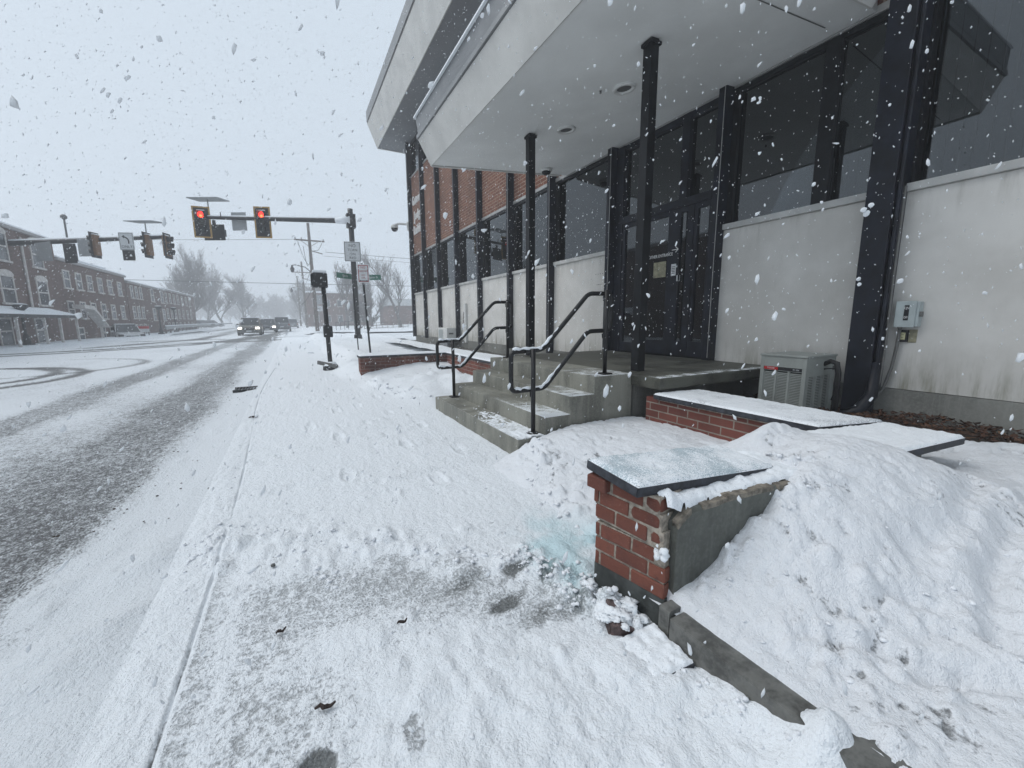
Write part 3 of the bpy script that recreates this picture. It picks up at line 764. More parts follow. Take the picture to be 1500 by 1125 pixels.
# holes where letters were once fixed beside the door
hm = MB()
for k in range(4):
    for zz in (1.98, 1.80): hm.tube([(FX - .003, 5.75 - .035 * (k - 1.5) * (1.7 if zz > 1.9 else 1), zz), (FX + .01, 5.75 - .035 * (k - 1.5) * (1.7 if zz > 1.9 else 1), zz)], .007, 6)
obj('screw_holes', hm, MAT['ink'], bank)
# three lines of pale letters high on the last brick panel
for zz, s_, k_ in ((6.02, 'Gateway', .92), (5.42, 'Judge', .92), (4.86, 'Building', .92)):
    text('wall_lettering', s_, .50, MAT['whiteink'], bank, (FX + .012, 16.98, zz), FB, depth=.02, sx=.80 if s_ != 'Judge' else .95)

# canopy -------------------------------------------------------------------
cz0, cz1 = 3.66, 3.885         # underside, street edge and wall edge
CXo, CY1, CY0 = 2.20, 6.78, 2.08
cn = MB()
poly = [(CXo, 0, cz0), (FX - .14, 0, cz1), (FX - .001, 0, cz1 + .012), (FX - .001, 0, 4.25), (CXo - .1, 0, 4.25)]
cn.prism([(x, CY0, z) for x, y, z in poly], (0, CY1 - CY0, 0))
cano = obj('canopy', cn, MAT['soffit'], bank)
fa = MB()
o_ = .17
pts = [(CXo, CY1), (CXo, CY0)]
b0 = [(CXo - .006, CY1 + .006, cz0 - .015), (CXo - .006, CY0 - .006, cz0 - .015)]
t0 = [(CXo - o_, CY1 + o_ * .6, cz0 + .38), (CXo - o_, CY0 - o_ * .6, cz0 + .38)]
def band(mb, lo, hi, th=.02):
    n = len(lo)
    for i in range(n - 1):
        a, b, c, d = Vector(lo[i]), Vector(lo[i + 1]), Vector(hi[i + 1]), Vector(hi[i])
        nr = (b - a).cross(d - a).normalized() * th
        mb.add([a, b, c, d, a + nr, b + nr, c + nr, d + nr], [(0, 1, 2, 3), (4, 7, 6, 5), (0, 4, 5, 1), (1, 5, 6, 2), (2, 6, 7, 3), (3, 7, 4, 0)])
lo = [(FX - .14, CY1 + .006, cz1 - .015), b0[0], b0[1], (FX - .14, CY0 - .006, cz1 - .015)]
hi = [(FX - .14, CY1 + o_ * .6, cz0 + .38), t0[0], t0[1], (FX - .14, CY0 - o_ * .6, cz0 + .38)]
band(fa, lo, hi)
obj('fascia', fa, MAT['fascia'], cano)
fl = MB()
lo2 = [(x - (.012 if i in (1, 2) else 0), y + (.012 if i < 2 else -.012), z + .003) for i, (x, y, z) in enumerate(hi)]
hi2 = [(x, y, z + .055) for x, y, z in lo2]
band(fl, lo2, hi2, .03)
lo3 = [(x + .02, y, z + .02) for x, y, z in hi2]; hi3 = [(x - .03, y, z + .22) for x, y, z in lo3]
band(fl, lo3, hi3, .02)
obj('roof_edge', fl, MAT['flash'], cano)
obj('drip_gap', MB().box(CXo - o_ + .01, CXo - o_ + .03, CY0 - .08, CY1 + .08, cz0 + .435, cz0 + .460), MAT['black'], cano)
th = MB(); hi4 = [(x - .028, y, z + .001) for x, y, z in hi3]
band(th, hi4, [(x, y, z + .022) for x, y, z in hi4], .03)
obj('snow_line', th, MAT['snow'], cano)
# thin joints in the soffit near its edge
jt = MB()
def zs(x): return cz0 + (cz1 - cz0) * (x - CXo) / (FX - .14 - CXo)
jm = [(CXo + .12, zs(CXo + .12) - .003), (FX - .2, zs(FX - .2) - .003)]
for yy in (CY0 + .30,): jt.add([(jm[0][0], yy, jm[0][1]), (jm[1][0], yy, jm[1][1]), (jm[1][0], yy + .012, jm[1][1]), (jm[0][0], yy + .012, jm[0][1])], [(0, 1, 2, 3)])
obj('joint', jt, MAT['hose'], cano)
for (x, y) in ((3.52, 3.86), (3.54, 5.0)):
    zz = zs(x)
    Mx = Matrix.Translation((x, y, zz)) @ Matrix.Rotation(math.atan((cz1 - cz0) / (FX - .14 - CXo)) * -1, 4, 'Y')
    r_ = obj('downlight', MB().lathe([(.080, .002), (.086, -.022), (.120, -.026), (.128, -.014), (.128, .004)], 32, Mx, False), MAT['white'], cano, smooth=True)
    obj('lens', MB().lathe([(.0, -.005), (.086, -.005), (.086, -.008), (0, -.008)], 32, Mx, False), MAT['lamp_recess'], r_)
obj('hook', MB().tube([(3.30, 4.0, zs(3.3) - .03), (3.30, 4.0, zs(3.3) + .01)], .012, 8), MAT['hose'], cano)
for y in (3.11, 5.30):
    p = MB().bevbox(3.10, 3.20, y - .05, y + .05, .668, zs(3.15) + .05, .004)
    po = obj('canopy_post', p, MAT['black'], bank)
    obj('collar', MB().box(3.085, 3.215, y - .065, y + .065, zs(3.15) - .05, zs(3.15) - .02), MAT['black'], po)

# upper roof ---------------------------------------------------------------
rx0, ry1, rz = 3.80, 18.95, 8.36
rf = MB().box(rx0, 14, -4, ry1, rz, rz + .30)
roof = obj('roof', rf, MAT['roofsoffit'], bank)
fb = MB()
lo = [(14, ry1 + .004, rz - .01), (rx0 - .004, ry1 + .004, rz - .01), (rx0 - .004, -4, rz - .01)]
hi = [(14, ry1 + .28, rz + .98), (rx0 - .30, ry1 + .28, rz + .98), (rx0 - .30, -4, rz + .98)]
band(fb, lo, hi, .03); obj('fascia', fb, MAT['fascia'], roof)
lo = [(14, ry1 + .30, rz + .985), (rx0 - .32, ry1 + .30, rz + .985), (rx0 - .32, -4, rz + .985)]
bk_ = MB(); band(bk_, [(x + .015, y - .015, z) for x, y, z in lo], [(x + .015, y - .015, z + .06) for x, y, z in lo], .02)
obj('drip_gap', bk_, MAT['hose'], roof)
ed = MB(); lo = [(x, y, z + .062) for x, y, z in lo]; band(ed, lo, [(x, y, z + .40) for x, y, z in lo], .03)
obj('roof_edge', ed, MAT['flash'], roof)
obj('roof_deck', MB().box(rx0 - .2, 14, -4, ry1 + .2, rz + 1.0, rz + 1.3), MAT['snow'], roof)

# ================================================================== STEPS
steps = thing('entrance_steps', 'four worn concrete steps rising to the bank entrance, wet and dusted with snow', 'steps', (2.2, 4.1, 0))
SX = [1.65, 1.93, 2.205, 2.48]; SZ = [.172, .335, .50, .666]
for i in range(3):
    x1 = SX[i + 1] + .0; m = MB().bevbox(SX[i], x1 + .02, 2.982 + .001 * i, 5.30 - .001 * i, -.15, SZ[i], .010)
    st_ = obj('step', m, MAT['conc'], steps)
sl = MB().bevbox(SX[3], 2.96, 2.985, 5.297, -.15, .666, .012)
obj('step', sl, MAT['conc'], steps)
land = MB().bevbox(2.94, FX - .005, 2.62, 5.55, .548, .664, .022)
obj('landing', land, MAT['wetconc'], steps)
obj('support', MB().box(3.0, FX - .02, 3.0, 5.4, -.1, .55), MAT['found'], steps)
def dust(name, x0, x1, y0, y1, z, amt, seed, parent, th=.010):
    gx = np.arange(x0, x1 + .001, .012); gy = np.arange(y0, y1 + .001, .015)
    X, Y = np.meshgrid(gx, gy)
    n = fbm(X * 6, Y * 3, seed, 4); n2 = fbm(X * 40, Y * 40, seed + 5, 3)
    a = amt(X, Y) + .9 * (n - .5) + .9 * (n2 - .5)
    zz = np.clip(a, -.06, .6) * th / .35
    return grid_obj(name, gx, gy, zz + z, MAT['snow'], parent=parent)
def dust_w(*a):   # dust() builds in world coordinates; shift under the parent
    o = dust(*a); w_ = wloc(a[8]); o.location = -w_; return o
dust_w('snow_dusting', 1.655, 1.92, 2.99, 5.29, SZ[0] + .0006, lambda X, Y: .10 - .55 * sst(3.4, 4.6, Y) + .3 * sst(3.6, 2.95, Y), 401, steps)

# ================================================================== RAILINGS
def railing(y, label):
    t = thing('handrail', label, 'handrail', (1.86, y, .172), group='black pipe handrails of the entrance steps')
    def bend(pts, r=.055, n=5):
        out = [Vector(pts[0])]
        for a, b, c in zip(pts[:-2], pts[1:-1], pts[2:]):
            a, b, c = Vector(a), Vector(b), Vector(c)
            p, q = b + (a - b).normalized() * r, b + (c - b).normalized() * r
            for i in range(n + 1):
                s = i / n; out.append(p * (1 - s) ** 2 + b * 2 * s * (1 - s) + q * s * s)
        out.append(Vector(pts[-1])); return out
    loop = [(1.80, y, .925), (1.99, y, .93), (2.50, y, 1.44), (2.78, y, 1.445), (2.78, y, 1.09), (2.50, y, 1.085), (2.01, y, .575), (1.665, y, .57), (1.665, y, .92), (1.81, y, .925)]
    obj('rail', MB().tube(bend(loop), .021, 12), MAT['rail'], t, smooth=True)
    for x, z0, z1 in ((1.865, .165, .945), (2.685, .66, 1.475)):
        obj('post', MB().tube([(x, y - .045, z0), (x, y - .045, z1)], .021, 12), MAT['rail'], t, smooth=True)
        obj('base_plate', MB().bevbox(x - .055, x + .055, y - .10, y + .01, z0 + .004, z0 + .018, .003), MAT['rail'], t)
        br = MB()
        for zz in ((.88, .52) if x < 2 else (1.39, 1.03)):
            br.tube([(x, y - .03, zz), (x - .004, y - .005, zz - .012), (x - .004, y, zz + .03)], .007, 6)
        obj('bracket', br, MAT['rail'], t)
    sn = MB()
    for pts_, s0 in (([(1.69, .95), (1.98, .953), (2.22, 1.19)], 1), ([(1.70, .595), (1.99, .597), (2.25, .855)], 1)):
        P = []
        for (x0, z0), (x1, z1) in zip(pts_[:-1], pts_[1:]):
            for i in range(12): P.append((x0 + (x1 - x0) * i / 12, y + .004 * math.sin(i * 2.1), z0 + (z1 - z0) * i / 12 - .010 + .005 * math.sin(i * 1.7)))
        sn.tube(P, [(.017 + .004 * math.sin(i * 1.3)) * (1 if i < 14 else max(.15, 1 - (i - 14) / 11)) for i in range(len(P))], 8)
    obj('snow_cover', sn, MAT['snow'], t, smooth=True)
    return t
railing(3.13, 'black pipe handrail on the near end of the steps, snow along its lower bends')
railing(5.19, 'black pipe handrail on the far end of the steps, next to the brick planter')

# ================================================================== BRICK WALLS
rnd = random.Random(11)
# the broken near pier and the concrete-backed wall behind it
pier = thing('broken_wall', 'broken brick wall end with shifted courses and concrete side, nearest the viewer', 'wall', (1.15, 1.13, 0))
A = Vector((1.175, .975, 0)); B = Vector((1.105, 1.300, 0)); U = (B - A).normalized(); Wd = Vector((U.y, -U.x, 0))
if Wd.x < 0: Wd = -Wd
LEN = (B - A).length
def PM(du=0, dw=0, rz=0, tilt=0):
    M0 = Matrix(((U.x, Wd.x, 0, A.x), (U.y, Wd.y, 0, A.y), (0, 0, 1, 0), (0, 0, 0, 1)))
    return M0 @ Matrix.Translation((du, dw, 0)) @ Matrix.Rotation(rz, 4, 'Z') @ Matrix.Rotation(tilt, 4, 'Y')
bk = MB(); mo = MB()
ch = .0665; z = .135; bl = .155
for c in range(6):
    up = c >= 3
    M_ = PM(.012 + .012 * (c - 3) if up else 0, -.010 if up else 0, .05 if up else 0, -.02 if up else 0)
    z0 = z + c * ch + (.008 if up else 0)
    off = (c % 2) * bl * .5
    u = -off
    while u < LEN - .002:
        a, b = max(u, 0), min(u + bl - .008, LEN)
        if up and c < 5 and u <= 0: a += .012
        if b - a > .02:
            dz = 0; dw = rnd.uniform(-.003, .003); Mb = M_
            if c == 5 and b > LEN - .09 and b - a < .12:
                Mb = M_ @ Matrix.Translation((.007, -.006, .002)) @ Matrix.Rotation(.05, 4, 'X')
            if c == 2 and a < .05: b -= .0; a += .05
            bk.bevbox(a, b, dw, .13 + dw, z0, z0 + ch - .0085, .006 if not (up and a < .03) else .02, Mb, .0015, rnd)
        u += bl
    # bricks of the return faces
    for v0 in (.14,):
        bk.bevbox(LEN - .10, LEN - .001, v0, v0 + .19, z0, z0 + ch - .0085, .006, M_, .0015, rnd)
    mo.box(.006, LEN - .006, .0045, .36, z0 - (.009 if c else 0), z0 + ch - .004, M_)
obj('brick_face', bk, MAT['pierbrick'], pier)
obj('mortar_core', mo, MAT['mortar'], pier)
obj('base', MB().bevbox(-.002, LEN + .004, .004, .33, -.12, .136, .006, PM()), MAT['piercore'], pier)
# concrete side along the lawn
sd_ = MB()
P0, P1 = Vector((1.205, .955, 0)), Vector((1.99, .885, 0)); n_ = 26
dirn = (P1 - P0).normalized(); nor = Vector((-dirn.y, dirn.x, 0))
topz = []
for i in range(n_ + 1):
    t_ = i / n_; p = P0 + (P1 - P0) * t_
    zt = .500 + .012 * (vnoise(t_ * 9, 1, 3) - .5) - .05 * math.exp(-(t_ / .05) ** 2) * 1.2
    topz.append(zt)
    for (dn, zz) in ((0, -.1), (0, zt - .012), (.012, zt), (.26, zt), (.30, zt - .02), (.30, -.1)):
        q = p + nor * (dn + (.006 * (vnoise(t_ * 14, zz * 9, 5) - .5) if dn == 0 else 0)); sd_.v.append((q.x, q.y, zz))
    if i:
        for k in range(5):
            a = (i - 1) * 6 + k; sd_.f.append((a, a + 6, a + 7, a + 1))
sd_.f.append(tuple(range(6))); sd_.f.append(tuple(n_ * 6 + k for k in range(6))[::-1])
obj('concrete_side', sd_, MAT['greyside'], pier)
ed_ = MB()
for i in range(n_):
    t0_, t1_ = i / n_, (i + 1) / n_
    if vnoise(i * .7, 3, 8) < .22: continue
    a, b = P0 + (P1 - P0) * t0_, P0 + (P1 - P0) * t1_
    h0 = .002 + .006 * vnoise(i * .9, 7, 4); o = len(ed_.v)
    for p, zt in ((a, topz[i]), (b, topz[i + 1])):
        for dn, dz in ((-.004, -.014), (-.003, h0), (.03, h0 + .002), (.03, -.014)): q = p + nor * dn; ed_.v.append((q.x, q.y, zt + dz))
    ed_.f += [(o, o + 4, o + 5, o + 1), (o + 1, o + 5, o + 6, o + 2), (o + 2, o + 6, o + 7, o + 3), (o, o + 1, o + 2, o + 3), (o + 4, o + 7, o + 6, o + 5)]
obj('mortar_bed', ed_, MAT['oldmortar'], pier)
# snow lying on the wall top, under and beside the slab
gx = np.arange(1.085, 2.02, .009); gy = np.arange(.89, 1.315, .009); X, Y = np.meshgrid(gx, gy)
yl = .975 - .085 * (X - 1.2) ; edge_ = np.minimum(np.minimum(X - (1.19 - .215 * (Y - .96)) , (Y - yl)), 1.318 - Y)
tz = .540 - .036 * sst(1.16, 1.28, X)
ew = edge_ + .010 * (fbm(X * 22, Y * 22, 503, 3) - .5)
Zs = tz + .026 * np.sqrt(np.clip(ew, 0, .04) / .04) + .022 * (fbm(X * 16, Y * 16, 501) - .5) * sst(0, .02, ew) + .012 * (fbm(X * 36, Y * 36, 505, 2) - .5) - np.where(ew < .0, .03, 0)
clods(Zs, gx, gy, scatter_line([(1.17, 1.06), (1.30, .985)], 30, .014, .006, .016, .4))
so_ = grid_obj('snow_cover', gx, gy, Zs, MAT['snow'], parent=pier, mask=ew > -.007); so_.location = -wloc(pier)
sb = MB()
for _ in range(14):
    c_ = A + U * rnd.uniform(-.01, .04) + Wd * rnd.uniform(-.02, .03) + Vector((0, 0, .318 + rnd.uniform(-.012, .03)))
    bm = bmesh.new(); bmesh.ops.create_icosphere(bm, subdivisions=2, radius=rnd.uniform(.008, .018))
    for v in bm.verts: v.co *= rnd.uniform(.75, 1.2)
    sb.add([v.co + c_ for v in bm.verts], [[v.index for v in f.verts] for f in bm.faces]); bm.free()
obj('snow_clump', sb, MAT['snow'], pier, smooth=True)

# tilted slab lying loose on the pier
def slab(name, corners, th, label, cat, snow_seed, thin=0.0, group=None, mat='snow'):
    c = [Vector(p) for p in corners]; nrm = (c[1] - c[0]).cross(c[3] - c[0]).normalized()
    if nrm.z < 0: nrm = -nrm
    t = thing(name, label, cat, tuple(c[0] - nrm * th), group=group)
    bm = bmesh.new()
    top = [bm.verts.new(p) for p in c]; bot = [bm.verts.new(p - nrm * th) for p in c]
    bm.faces.new(top); bm.faces.new(bot[::-1])
    for i in range(4): bm.faces.new((top[i], bot[i], bot[(i + 1) % 4], top[(i + 1) % 4]))
    bmesh.ops.bevel(bm, geom=list(bm.edges), offset=.005, segments=2, affect='EDGES')
    bm.verts.index_update(); mb = MB().add([v.co for v in bm.verts], [[v.index for v in f.verts] for f in bm.faces]); bm.free()
    obj('slab', mb, MAT['slate'], t)
    nu = max(8, int((c[1] - c[0]).length / .012)); nv = max(8, int((c[3] - c[0]).length / .012)); sn = MB()
    for j in range(nv + 1):
        for i in range(nu + 1):
            s, r_ = i / nu, j / nv
            p = c[0] * (1 - s) * (1 - r_) + c[1] * s * (1 - r_) + c[2] * s * r_ + c[3] * (1 - s) * r_
            e = min(s * (c[1] - c[0]).length, (1 - s) * (c[1] - c[0]).length, r_ * (c[3] - c[0]).length, (1 - r_) * (c[3] - c[0]).length)
            nz = float(fbm(p.x * 5, p.y * 5, snow_seed)); nf = float(fbm(p.x * 38, p.y * 38, snow_seed + 3, 3))
            h = min(1, max(0, e - .002 + .006 * (nf - .5)) / .025) ** .5 * (.011 + .018 * (nz - .4) - thin * max(0, nz - .35) * .08) + .011 * (nf - .5)
            if e < .001: h = -.004
            sn.v.append(tuple(p + nrm * h))
            if i and j:
                a = (j - 1) * (nu + 1) + i - 1; sn.f.append((a, a + 1, a + nu + 2, a + nu + 1))
    obj('snow_cover', sn, MAT[mat], t, smooth=True)
    return t
slab('coping_slab', [(1.079, 1.036, .588), (1.879, .995, .538), (1.886, 1.300, .553), (1.086, 1.345, .603)], .045,
     'dark slate cap slab knocked loose and tilted on top of the broken brick wall end', 'slab', 601, .12, None, 'icysnow')
slab('coping_slab', [(2.62, .845, .515), (3.40, .775, .512), (3.41, 1.155, .512), (2.64, 1.30, .515)], .045,
     'dark slate cap slab over the grey concrete wall end beside the dead leaves', 'slab', 611)
slab('coping_slab', [(2.905, 1.30, .518), (3.44, 1.165, .518), (3.46, 2.60, .512), (2.905, 2.66, .512)], .045,
     'long dark slate cap slab on the red planter wall in front of the cooling unit', 'slab', 621, .1, None, 'thinsnow')
# the planter wall that runs from the lawn to the landing
pw = thing('planter_wall', 'red brick planter wall running from the lawn to the landing slab', 'wall', (3.0, 1.8, 0))
obj('brick_face', MB().box(2.95, 3.25, 1.262, 2.78, -.1, .468), MAT['wallbrick'], pw)
obj('mortar_bed', MB().box(2.942, 3.2, 1.30, 2.64, .455, .4685), MAT['mortar'], pw)
obj('concrete_side', MB().bevbox(2.45, 3.36, .935, 1.26, -.1, .466, .008), MAT['greyside'], pw)
# granite kerb that holds the lawn
kb = MB()
for i, (y0, y1, dx, dz) in enumerate([(.968, .915, .012, .01), (.905, -.02, 0, 0), (-.03, -1.2, .01, -.01)]):
    kb.bevbox(1.125 + dx, 1.262, min(y0, y1), max(y0, y1), -.12, .128 + dz, .010, None, .002, rnd)
tag(obj('granite_kerb', kb, MAT['granite']), 'low granite kerb holding back the snowy lawn below the broken wall', 'kerb')

# far planter beyond the steps
fp = thing('planter_wall', 'low dark brick planter wall with snowy cap beyond the steps', 'wall', (2.2, 8.9, 0))
obj('brick_face', MB().box(1.20, 3.02, 8.78, 9.06, -.1, .44), MAT['wallbrickx'], fp)
obj('end_face', MB().box(1.185, 1.199, 8.775, 9.06, -.1, .44), MAT['wallbrick'], fp)
obj('side_face', MB().box(3.021, 3.30, 5.56, 9.06, -.1, .44), MAT['wallbrick'], fp)
cp = MB().bevbox(1.165, 3.33, 8.755, 9.085, .442, .480, .005).bevbox(2.99, 3.33, 5.56, 8.753, .442, .480, .005)
obj('cap', cp, MAT['slate'], fp)
for (x0, x1, y0, y1) in ((1.172, 3.325, 8.762, 9.08), (2.998, 3.325, 5.57, 8.79)):
    gx = np.arange(x0, x1, .03); gy = np.arange(y0, y1, .03); X, Y = np.meshgrid(gx, gy)
    e = np.minimum(np.minimum(X - x0, x1 - X), np.minimum(Y - y0, y1 - Y))
    s_ = grid_obj('snow_cover', gx, gy, .474 + .03 * np.sqrt(np.clip(e, 0, .04) / .04) + .01 * fbm(X * 6, Y * 6, 631), MAT['snow'], parent=fp); s_.location = -wloc(fp)
# earth and snow inside it, along the foundation
xs = np.arange(3.30, 4.83, .04); ys = np.arange(5.5, 17.9, .05); X, Y = np.meshgrid(xs, ys)
bare = sst(4.05, 4.35, X + .25 * (fbm(X * 1.5, Y * .8, 641) - .5)) 
tag(grid_obj('planting_bed', xs, ys, .30 + .05 * fbm(X * 2, Y * 2, 651) + .08 * (1 - bare), M_ground('bed_earth', (.085, .078, .062), fine=40), {'cov': 1.0 - .80 * bare, 'ice': 0 * X}),
    'strip of bare earth and snow along the foot of the wall', None, kind='structure')

# leaf litter behind the near planter wall
xs = np.arange(3.20, 4.83, .04); ys = np.arange(-1.2, 3.0, .04); X, Y = np.meshgrid(xs, ys)
tag(grid_obj('planting_soil', xs, ys, .245 + .07 * fbm(X * 2, Y * 2, 661) + .02 * fbm(X * 9, Y * 9, 663) - .22 * sst(.22, -.05, (X - 4.12) - (.92 - Y) * 1.1) * sst(1.05, .9, Y), MAT['soil']), 'dark soil against the foot of the bank', None, kind='structure')
lf = MB()
for _ in range(5200):
    y = rnd.uniform(-.6, 2.75); x = rnd.uniform(3.45, 4.80)
    if y < 1.0 and x < 4.12 + (.92 - y) * 1.1 + .10 * rnd.random(): continue
    s = rnd.uniform(.012, .036); zc = .30 + .035 * rnd.random() + .05 * float(vnoise(x * 3, y * 3, 9)) - (.02 if y > 1.8 else 0)
    M_ = Matrix.Translation((x, y, zc)) @ Matrix.Rotation(rnd.uniform(0, 6.28), 4, 'Z') @ Matrix.Rotation(rnd.gauss(0, .35), 4, 'X') @ Matrix.Rotation(rnd.gauss(0, .35), 4, 'Y')
    c_ = rnd.uniform(-.5, .5) * s
    lf.add([M_ @ Vector(p) for p in ((-s, 0, c_ * .5), (-.3 * s, -.45 * s, 0), (s, 0, c_), (.1 * s, .5 * s, 0), (0, 0, -c_ * .4))], [(0, 1, 4), (1, 2, 4), (2, 3, 4), (3, 0, 4)])
t = NT('leaf_mix'); r_ = t.n('ShaderNodeNewGeometry').outputs['Random Per Island']
ramp = t.n('ShaderNodeValToRGB'); t.set(ramp.inputs[0], r_)
e_ = ramp.color_ramp.elements; e_[0].color = (.030, .018, .013, 1); e_[1].color = (.13, .075, .042, 1); e_.new(.5).color = (.070, .032, .020, 1); e_.new(.93).color = (.10, .050, .028, 1)
t.bsdf(ramp.outputs[0], .7, spec=.3)
tag(obj('leaf_litter', lf, t.m), 'brown dead leaves lying along the foot of the bank', None, kind='stuff')

# ================================================================== COOLING UNIT
ac = thing('cooling_unit', 'grey green louvred cooling unit standing behind the planter wall', 'air conditioner', (4.37, 2.20, .25))
x0, x1, y0, y1, zb, zt = 4.10, 4.62, 1.985, 2.40, .25, .835
obj('cabinet', MB().box(x0 + .03, x1 - .03, y0 + .03, y1 - .03, zb + .02, zt - .02), MAT['acdark'], ac)
shl = MB()
for (a, b) in ((x0, y0), (x0, y1), (x1, y0), (x1, y1)):
    shl.bevbox(a - (.0 if a == x0 else .06), a + (.06 if a == x0 else 0), b - (0 if b == y0 else .035), b + (.035 if b == y0 else 0), zb, zt, .004)
shl.box(x0 + .002, x0 + .028, y0 + .035, y1 - .035, zt - .135, zt).box(x0 + .06, x1 - .06, y0 + .002, y0 + .028, zt - .175, zt)
shl.box(x0 + .002, x0 + .028, y0 + .035, y1 - .035, zb, zb + .04).box(x0 + .06, x1 - .06, y0 + .002, y0 + .028, zb, zb + .04)
for yv in (.333, .667): yy = y0 + .035 + (y1 - y0 - .07) * yv; shl.box(x0 + .003, x0 + .027, yy - .009, yy + .009, zb + .04, zt - .135)
for xv in (.333, .667): xx = x0 + .06 + (x1 - x0 - .12) * xv; shl.box(xx - .009, xx + .009, y0 + .003, y0 + .027, zb + .04, zt - .175)
shl.box(x0 + .06, x1 - .06, y1 - .028, y1 - .002, zt - .1, zt).box(x1 - .028, x1 - .002, y0 + .035, y1 - .035, zt - .1, zt)
obj('shell', shl, MAT['acgreen'], ac)
lv = MB(); nz = 26
for i in range(nz):
    z0 = zb + .045 + i * (zt - .145 - zb - .045) / nz
    lv.add([(x0 + .006, y0 + .035, z0), (x0 + .006, y1 - .035, z0), (x0 + .024, y1 - .035, z0 + .009), (x0 + .024, y0 + .035, z0 + .009)], [(0, 1, 2, 3)])
    lv.add([(x0 + .006, y0 + .035, z0), (x0 + .006, y1 - .035, z0), (x0 + .006, y1 - .035, z0 + .010), (x0 + .006, y0 + .035, z0 + .010)], [(0, 1, 2, 3)])
    if z0 < zt - .19:
        lv.add([(x0 + .06, y0 + .006, z0), (x1 - .06, y0 + .006, z0), (x1 - .06, y0 + .006, z0 + .010), (x0 + .06, y0 + .006, z0 + .010)], [(0, 1, 2, 3)])
obj('louvres', lv, MAT['acgreen'], ac)
obj('lid', MB().bevbox(x0 - .008, x1 + .008, y0 - .008, y1 + .008, zt + .001, zt + .022, .006), MAT['acgreen'], ac)
bd = obj('badge', MB().box(x0 - .003, x0 + .001, y0 + .035, y1 - .035, zt - .128, zt - .098), MAT['ink'], ac)
obj('badge_strip', MB().box(x0 - .0055, x0 - .0032, y1 - .17, y1 - .04, zt - .127, zt - .099), MAT['redstrip'], bd)
text('lettering', 'TRANE', .022, MAT['signface'], bd, (x0 - .006, y1 - .105, zt - .113), FB, sx=1.0, depth=.0008)
text('lettering', 'XE 1000', .015, MAT['signface'], bd, (x0 - .004, y0 + .085, zt - .113), FB, depth=.0008)
obj('service_plate', MB().box(x1 - .055, x1 - .015, y0 - .006, y0 - .001, zt - .13, zt - .09), MAT['hose'], ac)
hs_ = MB().tube([(4.42, y0 + .02, .765), (4.42, y0 - .045, .80), (4.41, y0 - .10, .785), (4.405, y0 - .12, .70), (4.41, y0 - .12, .52), (4.44, y0 - .11, .28)], [.020, .022, .024, .024, .024, .026], 10)
hs_.tube([(4.42, y0 + .01, .72), (4.40, y0 - .06, .735), (4.385, y0 - .135, .74), (4.38, y0 - .15, .60), (4.40, y0 - .09, .44)], .006, 6)
obj('pipes', hs_, MAT['rubber'], ac, smooth=True)

# switch box, socket and cables ------------------------------------------------
sw = thing('switch_box', 'pale grey electrical switch box with ON OFF plate on the panel', 'switch box', (FX, 1.575, 1.12))
obj('case', MB().bevbox(FX - .085, FX - .001, 1.475, 1.62, 1.12, 1.335, .006), MAT['boxgrey'], sw)
obj('lid', MB().bevbox(FX - .100, FX - .086, 1.492, 1.628, 1.115, 1.34, .004), MAT['boxgrey'], sw)
pt = obj('plate', MB().box(FX - .1035, FX - .1005, 1.535, 1.567, 1.175, 1.305), MAT['ink'], sw)
FBr = basis((0, 0, -1), (0, -1, 0))
text('lettering', 'ON', .030, MAT['whiteink'], pt, (FX - .105, 1.551, 1.28), FB, depth=.0006, sx=.7)
text('lettering', 'OFF', .028, MAT['whiteink'], pt, (FX - .105, 1.551, 1.20), FB, depth=.0006, sx=.55)
obj('lever', MB().bevbox(FX - .075, FX - .05, 1.453, 1.474, 1.205, 1.25, .004), MAT['hose'], sw)
obj('hasp', MB().box(FX - .102, FX - .088, 1.565, 1.60, 1.105, 1.118), MAT['hose'], sw)
sk = thing('wall_socket', 'ivory outdoor socket in a dark plate below the switch box', 'socket', (FX, 1.58, 1.0))
obj('plate', MB().bevbox(FX - .03, FX - .001, 1.545, 1.605, .985, 1.09, .004), MAT['rubber'], sk)
so2 = obj('outlet', MB().bevbox(FX - .036, FX - .031, 1.558, 1.592, 1.005, 1.068, .003), MAT['ivory'], sk)
obj('holes', MB().box(FX - .0385, FX - .037, 1.570, 1.573, 1.020, 1.030).box(FX - .0385, FX - .037, 1.578, 1.581, 1.020, 1.030).box(FX - .0385, FX - .037, 1.570, 1.573, 1.045, 1.055).box(FX - .0385, FX - .037, 1.578, 1.581, 1.045, 1.055), MAT['ink'], so2)
obj('stained_patch', MB().bevbox(FX - .006, FX - .001, 1.49, 1.544, .98, 1.095, .002), MAT['stainplate'], sk)
cb = MB().tube([(FX - .05, 1.595, 1.115), (FX - .05, 1.60, .95), (FX - .055, 1.615, .75), (FX - .07, 1.65, .55), (FX - .12, 1.72, .42), (FX - .28, 1.80, .34)], .013, 8)
cb.tube([(FX - .14, 1.655, 2.3), (FX - .14, 1.655, 1.5), (FX - .145, 1.645, .95), (FX - .15, 1.65, .62), (FX - .2, 1.72, .36)], .009, 8)
tag(obj('cable', cb, MAT['hose'], smooth=True), 'grey cable curving down from the switch box to the pipe shoe', 'cable')

